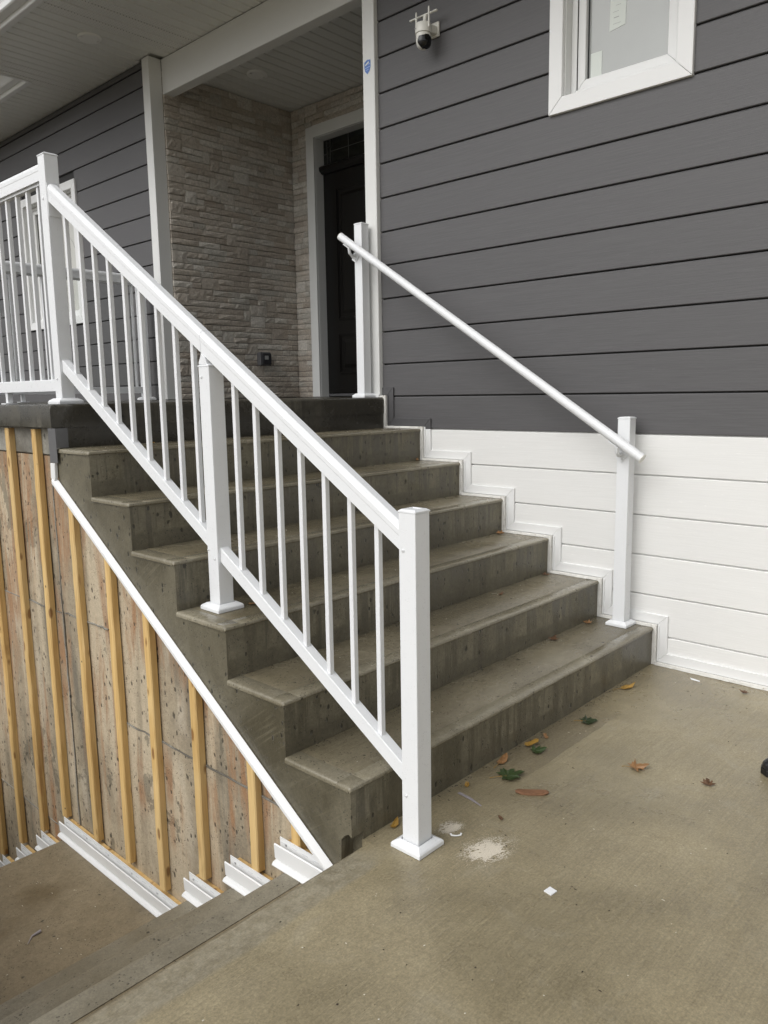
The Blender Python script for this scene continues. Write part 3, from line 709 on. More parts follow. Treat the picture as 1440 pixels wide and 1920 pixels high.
# front door
dx = 1.520
door = MB(); door.box(dx, dx+0.05, 2.90, 3.853, ZL+0.03, 3.26)
door = door.build('door', 'door', house, label='black panelled front door under a leaded transom')
m = MB(); m.box(dx-0.006, dx+0.05, 2.86, 3.853, ZL+0.004, ZL+0.028); m.build('threshold', 'outlet', door, bevel=0.004)
m = MB(); m.box(dx-0.010, dx, 2.92, 3.84, ZL+0.034, ZL+0.075); m.build('door_sweep', 'door', door, bevel=0.003)
def raised(y0, y1, z0, z1):
    m = MB()
    for a, b, x0 in ((0.0, 0.018, 0.012), (0.018, 0.030, 0.006)):
        for q in ((y0+a, y0+b, z0+a, z1-a), (y1-b, y1-a, z0+a, z1-a), (y0+b, y1-b, z0+a, z0+b), (y0+b, y1-b, z1-b, z1-a)): m.box(dx-x0, dx-0.0002, *q)
    m.build('moulding', 'door', door, bevel=0.003)
    m = MB(); e = 0.055; f = 0.085
    o = [(dx-0.0003, y0+e, z0+e), (dx-0.0003, y1-e, z0+e), (dx-0.0003, y1-e, z1-e), (dx-0.0003, y0+e, z1-e)]
    i_ = [(dx-0.012, y0+f, z0+f), (dx-0.012, y1-f, z0+f), (dx-0.012, y1-f, z1-f), (dx-0.012, y0+f, z1-f)]
    m.add(o+i_, [(4, 5, 6, 7)] + [(i, (i+1) % 4, 4+(i+1) % 4, 4+i) for i in range(4)]); m.build('panel', 'door', door)
raised(3.06, 3.70, 1.98, 3.125); raised(3.06, 3.70, 1.50, 1.865)
cs = MB()
cs.box(1.41, 1.432, 3.858, CY1, ZL+0.002, CZ); cs.box(1.41, 1.432, CY0, 3.858, 3.556, CZ); cs.box(1.41, 1.432, CY0, 2.897, ZL+0.002, 3.556)
cs = cs.build('door_casing', 'casing', house, bevel=0.003)
m = MB(); m.box(1.4325, 1.60, 3.8555, 3.9, ZL+0.001, 3.60); m.box(1.4325, 1.60, 2.87, 3.8555, 3.553, 3.60); m.box(1.4325, 1.6, 2.85, 2.895, ZL+.001, 3.553); m.build('jamb', 'casing', cs)
tr = MB(); tr.box(dx+0.012, dx+0.03, 2.9, 3.853, 3.33, 3.55); tr = tr.build('transom', 'dglass', house, label='dark leaded glass transom above the door')
def came(y0, z0, y1, z1, t=0.004):
    m = MB()
    if y0 == y1: m.box(dx+0.006, dx+0.0118, y0-t/2, y0+t/2, z0, z1)
    else: m.box(dx+0.0066, dx+0.0118, min(y0, y1), max(y0, y1), z0-t/2, z0+t/2)
    m.build('lead_came', 'lead', tr)
for yv in (3.805, 3.762, 3.535, 3.3, 3.06, 2.97): came(yv, 3.331, yv, 3.549)
came(3.76, 3.445, 2.97, 3.445); came(3.80, 3.485, 3.766, 3.485); came(3.80, 3.395, 3.766, 3.395); came(3.852, 3.43, 3.807, 3.43)
m = MB(); m.prism([(x, 2.9, z) for x, z in ((dx+0.05, 3.26), (dx-0.02, 3.26), (dx-0.05, 3.285), (dx-0.055, 3.315), (dx-0.03, 3.33), (dx+0.05, 3.332))], (0, 0.9545, 0)); m.build('door_head_moulding', 'door', house, bevel=0.002)
m = MB(); m.box(1.601, 1.72, 1.88, 4.17, 1.1, 3.915); m.build('entry_back_wall', 'back', house)
m = MB(); m.box(dx+0.051, 1.6005, 2.896, 3.855, ZL, 3.552); m.build('door_backing', 'back', door)
# windows
def mitre(name, parent, y0, y1, z0, z1, wd, x0, x1, mat, bevel=0.002):
    o = [(y0, z0), (y1, z0), (y1, z1), (y0, z1)]; i_ = [(y0+wd, z0+wd), (y1-wd, z0+wd), (y1-wd, z1-wd), (y0+wd, z1-wd)]
    for k in range(4):
        j = (k+1) % 4; q = [o[k], o[j], i_[j], i_[k]]
        c = (sum(p[0] for p in q)/4, sum(p[1] for p in q)/4); e = 0.0006
        q = [(p[0]+(c[0]-p[0])*e/0.3, p[1]+(c[1]-p[1])*e/0.3) for p in q]
        m = MB(); m.prism([(x0, a, b) for a, b in q], (x1-x0, 0, 0)); m.build(name, mat, parent, bevel=bevel)
def window(win, lab, glass):
    y0, y1, z0, z1 = win
    gl = MB(); gl.box(0.125, 0.132, y0+0.10, y1-0.10, z0+0.10, z1-0.10); wn = gl.build('window', glass, house, label=lab)
    mitre('casing', wn, y0, y1, z0, z1, 0.072, XW-0.018, XW+0.008, 'trimw')
    mitre('reveal', wn, y0+0.066, y1-0.066, z0+0.066, z1-0.066, 0.012, XW+0.0085, 0.15, 'postw', 0)
    return wn
wn = window(WIN_R, 'white trimmed window with milky grey glass in the right-hand facade', 'glass')
y0, y1, z0, z1 = WIN_R
mitre('frame', wn, y0+0.0785, y1-0.0785, z0+0.0785, z1-0.0785, 0.030, 0.088, 0.148, 'trimw')
mitre('sash', wn, y0+0.1095, y1-0.1095, z0+0.1095, z1-0.1095, 0.040, 0.096, 0.124, 'trimw')
m = MB(); m.box(0.090, 0.140, y1-0.1092, y1-0.1070, z0+0.10, z1-0.10); m.build('gasket', 'black', wn)
mitre('glazing_seal', wn, y0+0.150, y1-0.150, z0+0.150, z1-0.150, 0.004, 0.119, 0.1245, 'black', 0)
m = MB(); m.box(0.1232, 0.1245, 0.41, 0.468, 2.80, 2.915); m.build('glass_label', 'paper', wn)
lb = MB(); lb.prism([(0.1232, 0.295, 2.998), (0.1232, 0.375, 2.985), (0.1232, 0.372, 3.16), (0.1232, 0.292, 3.165)], (0.0013, 0, 0)); lb = lb.build('energy_label', 'paper', wn)
for q in range(5):
    z = 3.012+q*0.026; m = MB(); m.box(0.1229, 0.1231, 0.312+R.uniform(0, .02), 0.345+R.uniform(0, .015), z, z+(0.0014 if q != 1 else 0.003)); m.build('print_line', 'ink', lb)
wn2 = window(WIN_L, 'white trimmed frosted window with etched branches behind the porch railing', 'glass2')
y0, y1, z0, z1 = WIN_L
mitre('frame', wn2, y0+0.0785, y1-0.0785, z0+0.0785, z1-0.0785, 0.028, 0.085, 0.148, 'trimw')
mitre('sash', wn2, y0+0.107, y1-0.107, z0+0.107, z1-0.107, 0.035, 0.096, 0.124, 'trimw')
mitre('glazing_seal', wn2, y0+0.142, y1-0.142, z0+0.142, z1-0.142, 0.004, 0.119, 0.1245, 'black', 0)
for q in range(11):
    yb, zb = R.uniform(5.72, 6.5), R.uniform(2.2, 3.05); a = R.uniform(-0.6, 0.6); pts = []
    for k in range(9):
        pts.append((0.1243, yb, zb)); a += R.uniform(-0.5, 0.5); yb += 0.032*math.cos(a); zb += 0.024*math.sin(a)
        yb = min(6.54, max(5.69, yb))
    m = MB(); m.tube(pts, 0.0016, 5); m.build('etched_branch', 'ink', wn2)
# soffit, porch ceiling, fascia
SZ = 3.924
sf = MB(); sf.box(-0.955, 0.30, 1.0, 5.29, SZ+0.020, SZ+0.05); sf.box(-0.955, 0.30, -6.2, 1.0, SZ+0.020, SZ+0.05); sf.box(-0.42, 0.30, 5.29, 9.2, SZ+0.020, SZ+0.05)
sf = sf.build('soffit', 'soff', house)
PW = 0.1016
def soff_panel(parent, nm, x0, x1, y, z, mat, wpan=PW):
    m = MB(); g_ = 0.010
    prof = [(0, 0.014), (0.002, 0.010), (g_, 0.008), (g_+0.004, 0.0), (wpan-0.004, 0.0), (wpan-0.0005, 0.010), (wpan-0.0005, 0.014)]
    m.prism([(x0, y+a, z+b) for a, b in prof], (x1-x0, 0, 0)); m.build(nm, mat, parent)
y = 9.1 - PW; i = 0
while y > -1.6:
    inner = 0.1115 if 1.875 < y < 4.07 else (XW-0.001 if (y >= 4.262 or y < 1.70) else -0.004)
    xo = -0.40 if y > 5.29 else -0.925
    perf = 3.52 < y < 3.95 or 4.98 < y < 5.30
    soff_panel(sf, 'soffit_panel', xo, inner, y, SZ, 'soffp' if perf else 'soff'); y -= PW; i += 1
cz = 3.842
pc = MB(); pc.box(0.2055, 1.72, 1.875, 4.1735, cz+0.02, cz+0.07); pc = pc.build('porch_ceiling', 'soff', house)
y = 4.07
while y > 1.87:
    soff_panel(pc, 'ceiling_panel', 0.2055, 1.43, y, cz, 'soff'); y -= PW
m = MB(); m.prism([(x, 0, z) for x, z in ((0, 0),)]*3, (0, 0, 0)) if False else None
def fascia(x, y0, y1):
    m = MB(); m.prism([(x+a, y0, z) for a, z in ((0.03, SZ-0.012), (0.03, SZ+0.004), (-0.004, SZ+0.004), (-0.004, SZ+0.16), (-0.016, SZ+0.16), (-0.016, SZ-0.006), (-0.010, SZ-0.012))], (0, y1-y0, 0)); m.build('fascia', 'trimw', house, bevel=0.002)
    m = MB(); pr = [(-0.0165, 0.020), (-0.075, 0.020), (-0.085, 0.028), (-0.090, 0.060), (-0.100, 0.085), (-0.118, 0.100), (-0.122, 0.125), (-0.112, 0.130), (-0.112, 0.120), (-0.0165, 0.120)]
    m.prism([(x+a, y0, SZ+z) for a, z in pr], (0, y1-y0, 0)); m.build('gutter', 'trimw', house, bevel=0.0015)
fascia(-0.955, -6.2, 5.30); fascia(-0.43, 5.3005, 9.2)
m = MB(); m.box(-0.97, -0.4305, 5.291, 5.316, SZ-0.010, SZ+0.16); m.build('fascia', 'trimw', house, bevel=0.002)
m = MB(); m.prism([(-0.96, -6.2, SZ+0.165), (-0.96, -6.2, SZ+0.19), (4.5, -6.2, SZ+2.2), (9.5, -6.2, SZ+0.3), (9.5, -6.2, SZ+0.165)], (0, 15.4, 0)); m.build('roof', 'roof', house)
m = MB(); m.box(0.26, 9.0, -6.0, 1.79, -0.1, 3.95); m.box(1.725, 9.0, 1.80, 4.25, -0.1, 3.95); m.box(0.26, 9.0, 4.27, 9.0, -0.1, 3.95); m.build('house_core', 'back', house)

# ================================================================== RAILINGS
PS = 0.0305
def post(parent, x, y, z0, z1, label=None, face='x', flange=0.056):
    m = MB(); m.box(x-PS, x+PS, y-PS, y+PS, z0+0.018, z1-0.004); p = m.build('post', 'rail', parent, bevel=0.003, seg=2, label=label)
    m = MB()
    a, b, c = flange, flange-0.004, PS+0.004
    def sq(r, z): return [Vector((x-r, y-r, z)), Vector((x+r, y-r, z)), Vector((x+r, y+r, z)), Vector((x-r, y+r, z))]
    m.loft([sq(a, z0+0.001), sq(a, z0+0.013), sq(b, z0+0.018), sq(c+0.006, z0+0.025), sq(c, z0+0.027), sq(c, z0+0.001)], True)
    m.build('base_cover', 'rail', p, bevel=0.0012)
    m = MB(); m.loft([sq(PS+0.0015, z1-0.004), sq(PS+0.0015, z1), sq(PS-0.006, z1+0.005), sq(PS-0.014, z1+0.0055), sq(PS-0.015, z1+0.0035)]); m.build('post_cap', 'rail', p)
    return p
def screw(parent, x, y, z, ax=(-1, 0, 0)):
    m = MB(); m.lathe((x, y, z), [(0.0052, 0), (0.0048, 0.002), (0.0025, 0.0036), (0.0, 0.004)], ax, 10); m.build('screw', 'screw', parent)
xr = -1.917
rl = thing('stair_railing', 'white aluminium stair railing with square pickets on the open side of the steps', 'railing', (xr, 0.8, 0))
pA = post(rl, xr, -0.137, 0, 1.000, 'lowest post, standing on the pavement')
pM = post(rl, xr, 0.787, 3*h, 1.425, 'short middle post under the sloping rail')
pT = post(rl, xr, 1.903, ZL, 2.345, 'corner post at the top of the steps')
SL = 0.638
def zt_(y): return 1.0157+SL*y
sec = [(-0.025, -0.060), (-0.025, -0.022), (-0.0262, -0.019), (-0.0262, -0.004), (-0.022, 0.006), (-0.013, 0.0135), (0.013, 0.0135), (0.022, 0.006), (0.0262, -0.004), (0.0262, -0.019), (0.025, -0.022), (0.025, -0.060), (0.019, -0.060), (0.019, -0.054), (-0.019, -0.054), (-0.019, -0.060)]
def slopebar(nm, y0, y1, zf, sl, sec, parent):
    m = MB(); n = 10
    m.loft([[Vector((xr+a, y0+(y1-y0)*k/n, zf(y0+(y1-y0)*k/n)+b)) for a, b in sec] for k in range(n+1)]); return m.build(nm, 'rail', parent, smooth=False)
slopebar('top_rail', -0.137+PS, 0.806, zt_, SL, sec, rl); slopebar('top_rail', 0.8073, 1.903-PS, zt_, SL, sec, rl)
def zb_(y): return 0.312+0.628*y
secb = [(-0.018, -0.052), (-0.018, -0.002), (-0.016, 0.0), (0.016, 0.0), (0.018, -0.002), (0.018, -0.052)]
slopebar('bottom_rail', -0.137+PS, 0.787-PS, zb_, 0.628, secb, rl); slopebar('bottom_rail', 0.787+PS, 1.903-PS, zb_, 0.628, secb, rl)
pk = [1.778-0.1115*k for k in range(9)] + [0.655-0.1092*k for k in range(7)]
q_ = 0.0085
def picket(parent, y):
    m = MB(); a = q_
    ang_ = 0.635*a
    lo = zb_(y)-0.01; hi = zt_(y)-0.055
    m.box(-a, a, -a, a, lo-zb_(0.0)*0, hi)
    vs = [(v[0], v[1], v[2]) for v in m.v]
    o = MB(); o.add([(xr+v[0], y+v[1], v[2]) for v in vs], m.f); o.build('picket', 'rail', parent, loc=(0, y-0.8, 0), bevel=0.001)
for y in pk: picket(rl, y)
# saddle on the middle post
m = MB(); yc = 0.787; zr = 1.425
m.prism([(xr-0.029, y_, z_) for y_, z_ in ((yc+0.030, zr+0.004), (yc+0.030, zr+0.012), (yc+0.016, zr+0.034), (yc+0.015, zt_(yc+0.015)-0.0605), (yc-0.004, zt_(yc-0.004)-0.0605), (yc-0.006, zr+0.030), (yc-0.018, zr+0.004))], (0.058, 0, 0))
m.build('rail_saddle', 'rail', rl, bevel=0.002)
for y_, z_, px in ((-0.123, 0.890, pA), (-0.123, 0.165, pA), (0.800, 1.385, pM), (0.811, 0.775, pM), (0.775, 0.745, pM), (1.905, 2.165, pT), (1.905, 1.405, pT)): screw(px, xr-PS, y_, z_)
m = MB(); m.box(xr-0.027, xr+0.027, 1.903-PS-0.003, 1.903-PS, 2.09, 2.225); m.build('rail_bracket', 'rail', rl)
# porch edge railing (level)
lr = thing('porch_edge_railing', 'level white picket railing along the outer edge of the porch landing', 'railing', (xr, 3.1, ZL))
def levelbar(nm, y0, y1, zf, sec, parent):
    m = MB(); m.prism([(xr+a, y0, zf+b) for a, b in sec], (0, y1-y0, 0)); return m.build(nm, 'rail', parent)
levelbar('top_rail', 1.903+PS, 4.38-PS, 2.306, sec, lr); levelbar('bottom_rail', 1.903+PS, 4.38-PS, 1.405, secb, lr)
m = MB(); m.prism([(xr+a, 1.903+PS, 2.306+b) for a, b in ((-0.0135, -0.054), (-0.0135, -0.072), (0.0135, -0.072), (0.0135, -0.054))], (0, 4.38-1.903-2*PS, 0)); m.build('picket_channel', 'rail', lr)
y = 2.008
me = None
while y < 4.33:
    if me is None:
        m = MB(); m.box(xr-q_, xr+q_, y-q_, y+q_, 1.40, 2.24); o = m.build('picket', 'rail', lr, loc=(0, y-3.1, 0)); me = o.data
    else: link('picket', me, lr, (0, y-3.1, 0))
    y += 0.112
m = MB(); m.box(xr-0.012, xr+0.012, 2.505, 2.53, ZL+0.004, 1.354); m.box(xr-0.03, xr+0.03, 2.49, 2.545, ZL+0.0005, ZL+0.006); m.build('support_leg', 'rail', lr)
# rear railing with glass panels
YR = 4.38
rr_ = thing('porch_end_railing', 'white framed glass railing across the far end of the porch', 'railing', (-1.0, YR, ZL))
post(rr_, xr, YR, ZL, 2.345); post(rr_, -0.062, YR, ZL, 2.30)
def xbar(nm, x0, x1, zf, sec, parent):
    m = MB(); m.prism([(x0, YR+a, zf+b) for a, b in sec], (x1-x0, 0, 0)); return m.build(nm, 'rail', parent)
xbar('top_rail', xr+PS, -0.062-PS, 2.285, sec, rr_); xbar('bottom_rail', xr+PS, -0.062-PS, 1.405, secb, rr_)
xbar('panel_channel', xr+PS, -0.062-PS, 2.285, [(-0.0135, -0.0545), (-0.0135, -0.072), (0.0135, -0.072), (0.0135, -0.0545)], rr_)
for a, b in ((-1.86, -1.085), (-0.875, -0.125)):
    m = MB(); m.box(a+0.0125, b-0.0125, YR-0.003, YR+0.003, 1.4055, 2.212); pn = m.build('glass_panel', 'clear', rr_)
    for x0 in (a, b-0.024):
        m = MB(); m.box(x0, x0+0.012, YR-0.012, YR+0.012, 1.4055, 2.2125); m.build('panel_edge', 'rail', pn)
m = MB(); m.box(-1.09, -1.065, YR-0.012, YR+0.012, ZL+0.004, 1.352); m.box(-1.11, -1.045, YR-0.03, YR+0.03, ZL+0.0005, ZL+0.006); m.build('support_leg', 'rail', rr_)
# wall-side handrail
hr = thing('wall_handrail', 'white round pipe handrail on two posts beside the house wall', 'handrail', (-0.055, 1.0, 0))
hx = -0.055
p1 = post(hr, hx, 0.142, h, 1.188, 'short handrail post on the lowest step', flange=0.054); p2 = post(hr, hx, 1.858, ZL, 2.318, 'handrail post on the landing', flange=0.054)
px_ = -0.142
a, b = Vector((px_, 0.022, 1.008)), Vector((px_, 1.945, 2.247)); dr = (b-a).normalized()
m = MB(); m.tube([a, b], 0.0225, 28); m.build('pipe', 'rail', hr, smooth=True)
m = MB(); m.lathe(a-dr*0.004, [(0.0222, 0.0), (0.0232, 0.001), (0.0232, 0.0039)], dr, 28); m.build('end_cap', 'camw', hr, smooth=True)
m = MB(); m.lathe(b+dr*0.0001, [(0.0232, 0.0), (0.0232, 0.003), (0.0215, 0.004)], dr, 28); m.build('end_cap', 'camw', hr, smooth=True)
for y_ in (0.142, 1.872):
    t = (y_-a.y)/(b.y-a.y); z_ = a.z+(b.z-a.z)*t
    m = MB(); nrm = Vector((0, -dr.z, dr.y)); c0 = Vector((hx-PS, y_+0.008, z_-0.075))
    u_ = dr; k = [c0+u_*0.026+nrm*0.02, c0-u_*0.026+nrm*0.02, c0-u_*0.018-nrm*0.024, c0+u_*0.018-nrm*0.024]
    m.prism(k, (-0.004, 0, 0)); br = m.build('bracket', 'rail', hr, bevel=0.001)
    m = MB(); p0 = Vector((hx-PS-0.002, y_+0.006, z_-0.064))
    m.tube([p0, p0+Vector((-0.03, 0, -0.006)), Vector((px_+0.004, y_+0.004, z_-0.055)), Vector((px_, y_+0.004, z_-0.028))], [0.009, 0.009, 0.009, 0.010], 12); m.build('bracket_arm', 'rail', br, smooth=True)
    m = MB(); cc = Vector((px_, y_+0.004, z_+0.003))
    m.prism([cc-nrm*0.0225-u_*0.03+Vector((-0.012, 0, 0)), cc-nrm*0.0225+u_*0.03+Vector((-0.012, 0, 0)), cc-nrm*0.0225+u_*0.03+Vector((0.012, 0, 0)), cc-nrm*0.0225-u_*0.03+Vector((0.012, 0, 0))], -nrm*0.004); m.build('saddle_plate', 'rail', br)
    for s_ in (-1, 1):
        pp = c0+u_*0.011*s_-nrm*0.008+Vector((-0.004, 0, 0)); screw(br, pp.x, pp.y, pp.z)

# ================================================================== FITTINGS ON THE HOUSE
sc_ = thing('security_camera', 'white dome security camera with two aerials on the grey siding', 'camera', (XW, 1.345, 3.26))
bx, by, bz = -0.058, 1.362, 3.215
m = MB(); m.lathe((bx, by, bz), [(0.036, 0.0), (0.0445, 0.002), (0.045, 0.01), (0.0435, 0.045), (0.038, 0.052), (0.0, 0.054)], (0, 0, 1), 28); m.build('body', 'camw', sc_, smooth=True)
m = MB(); m.lathe((bx, by, bz-0.075), [(0.0, 0.0), (0.016, 0.0015), (0.028, 0.008), (0.036, 0.02), (0.040, 0.036), (0.0405, 0.074)], (0, 0, 1), 28); dm = m.build('dome', 'camw', sc_, smooth=True)
m = MB(); rows = []
fd = math.atan2(-0.95, -0.30)       # the lens faces down the drive
for i in range(13):
    t = i/12; z_ = bz-0.076+0.062*t
    rz = 0.0415*math.sqrt(max(0.0, 1-((1-min(1, t*1.7+0.03)))**2)) if t < 0.58 else 0.0415
    half = 0.85*math.sin(math.pi*min(1, 0.12+0.88*(1-t)**0.6)) if t > 0.05 else 1.5
    half = (0.30+0.75*math.sin(math.pi*(0.22+0.55*(1-t))))*1.35
    if i == 12: half = 0.22
    rows.append([Vector((bx+(rz+0.0012)*math.cos(fd+half*(-1+2*j/10)), by+(rz+0.0012)*math.sin(fd+half*(-1+2*j/10)), z_)) for j in range(11)])
vs = [p for r in rows for p in r]; m.add(vs, [(i*11+j, i*11+j+1, (i+1)*11+j+1, (i+1)*11+j) for i in range(12) for j in range(10)])
m.build('lens_window', 'lens', sc_, smooth=True)
m = MB(); m.box(XW-0.014, XW-0.0012, 1.318, 1.376, 3.218, 3.292); m.build('mount_plate', 'camw', sc_, bevel=0.004, seg=2)
m = MB(); m.prism([(XW-0.015, y_, z_) for y_, z_ in ((1.325, 3.228), (1.369, 3.228), (1.369, 3.268), (1.325, 3.268))], (-0.05, 0.006, -0.004)); m.build('mount_arm', 'camw', sc_, bevel=0.003)
for y_, x_, zz in ((by+0.046, bx-0.004, 3.335), (by-0.045, bx-0.008, 3.338)):
    m = MB(); m.tube([(x_, y_, 3.236), (x_, y_, 3.25), (x_, y_, zz-0.01), (x_, y_, zz)], [0.0062, 0.0055, 0.0048, 0.003], 10); m.build('aerial', 'camw', sc_, smooth=True)
m = MB(); m.box(bx+0.016, bx+0.030, 1.285, 1.475, 3.316, 3.324); sp = m.build('sun_shield', 'camw', sc_, bevel=0.002)
m = MB(); m.tube([(bx+0.016, by+0.006, bz+0.05), (bx+0.024, by+0.006, 3.316)], [0.010, 0.012], 10); m.build('shield_stem', 'camw', sc_, smooth=True)
m = MB()
for q in range(4): m.box(bx-0.0462, bx-0.0455, by+0.012+q*0.0035, by+0.0145+q*0.0035, bz+0.018, bz+0.022)
m.build('logo', 'ink', sc_)
# shield sticker on the right corner post
t = thing('security_sticker', 'small blue shield sticker with a camera symbol on the white corner post', 'sticker', (0, 1.833, 3.2))
def flat(nm, pts, mat, x, parent): m = MB(); m.prism([(x, y_, z_) for y_, z_ in pts], (-0.0006, 0, 0)); return m.build(nm, mat, parent)
sh = [(1.858, 3.226), (1.835, 3.236), (1.810, 3.232), (1.8085, 3.195), (1.816, 3.175), (1.835, 3.158), (1.853, 3.176), (1.8585, 3.195)]
flat('border', [(1.833+(y_-1.833)*1.09, 3.197+(z_-3.197)*1.07) for y_, z_ in sh], 'paper', -0.0004, t); flat('shield', sh, 'blue', -0.0011, t)
flat('camera_symbol', [(1.853, 3.211), (1.849, 3.205), (1.822, 3.217), (1.824, 3.226)], 'paper', -0.0018, t); flat('camera_bracket', [(1.826, 3.211), (1.824, 3.207), (1.813, 3.209), (1.814, 3.213)], 'blue2', -0.0018, t)
flat('text_line', [(1.853, 3.194), (1.853, 3.190), (1.812, 3.194), (1.812, 3.198)], 'blue2', -0.0018, t); flat('text_line', [(1.846, 3.182), (1.846, 3.179), (1.824, 3.182), (1.824, 3.185)], 'blue2', -0.0018, t)
# outlet in the stone
ot = thing('outdoor_outlet', 'grey weatherproof outlet box set in the stone wall', 'outlet', (0.965, 4.14, 1.64))
m = MB(); m.box(0.905, 1.03, 4.075, 4.128, 1.582, 1.70); m.build('box', 'outlet', ot, bevel=0.012, seg=3)
m = MB(); m.box(0.925, 1.022, 4.062, 4.0748, 1.594, 1.688); m.build('cover', 'outletc', ot, bevel=0.006, seg=2)
m = MB(); m.box(0.945, 0.985, 4.060, 4.0618, 1.635, 1.668); m.build('receptacle', 'outleti', ot); m = MB(); m.box(0.955, 0.98, 4.066, 4.074, 1.579, 1.590); m.build('hinge', 'outlet', ot)
# pot lights
def pot(x, y, z, lab):
    t = thing('recessed_light', lab, 'light', (x, y, z), 'recessed ceiling lights')
    m = MB(); m.lathe((x, y, z-0.0005), [(0.084, 0.0), (0.084, -0.006), (0.078, -0.014), (0.058, -0.015), (0.053, -0.006), (0.052, -0.003)], (0, 0, 1), 36); m.build('trim_ring', 'lamp', t, smooth=True)
    m = MB(); m.lathe((x, y, z-0.0018), [(0.0515, 0.0), (0.0515, -0.0025), (0.0, -0.003)], (0, 0, 1), 36); m.build('lens', 'lamp', t, smooth=True)
pot(0.68, 3.69, cz, 'round unlit ceiling light in the entry recess'); pot(-0.455, 4.20, SZ, 'round unlit light in the eave soffit')
pot(0.70, 2.28, cz, 'round unlit ceiling light half hidden by the right corner post')

# ================================================================== THINGS LYING ABOUT
def maple(nm, lab, cat, x, y, z, size, rot, mat, curl=0.2, lobes=5, stem=True, sq=1.0, seed=0, group='fallen leaves'):
    rr = random.Random(seed); t = thing(nm, lab, cat, (x, y, z), group)
    pts = []
    if lobes == 5:
        ang = [-150, -135, -112, -98, -70, -58, -42, -30, -8, 8, 0]
        shape = [(-165, .25), (-140, .62), (-122, .40), (-100, .74), (-92, .60), (-82, .92), (-66, .48), (-50, .72), (-38, .82), (-24, .60), (-14, .84), (0, 1.0), (14, .84), (24, .60), (38, .82), (50, .72), (66, .48), (82, .92), (92, .60), (100, .74), (122, .40), (140, .62), (165, .25)]
    else:
        shape = [(-170, .3), (-120, .34), (-80, .38), (-45, .5), (-20, .78), (0, 1.0), (20, .78), (45, .5), (80, .38), (120, .34), (170, .3)]
    m = MB(); vs = [Vector((0, 0, 0.004))]
    for a, r in shape:
        a = rad(a); r *= size*rr.uniform(0.88, 1.1)
        px, py = r*math.cos(a), r*math.sin(a)*sq
        vs.append(Vector((px, py, 0.003+curl*(r**2)/size*rr.uniform(0.3, 1.4)+rr.uniform(0, .004))))
    mr = Matrix.Rotation(rot, 3, 'Z'); vs = [mr @ v + Vector((x, y, z)) for v in vs]
    fs = [(0, i, i+1) for i in range(1, len(vs)-1)] + [(0, len(vs)-1, 1)]
    m.add(vs, fs); lo = len(m.v)
    low = [v-Vector((0, 0, 0.0011)) for v in vs]; m.add(low, [f[::-1] for f in fs])
    n = len(vs)
    m.f += [(i, i+1, n+i+1, n+i) for i in range(1, n-1)]; m.mi += [0]*(n-2)
    m.build('blade', mat, t)
    if stem:
        m = MB(); m.tube([mr @ Vector(p) + Vector((x, y, z)) for p in ((0, 0, 0.004), (-size*0.4, 0.03*size, 0.004), (-size*0.8, -0.05*size, 0.007), (-size*1.0, 0.02*size, 0.003))], [0.0011, 0.001, 0.0009, 0.0012], 5); m.build('stem', 'leafy' if mat != 'leafb' else 'leafb', t)
    return t
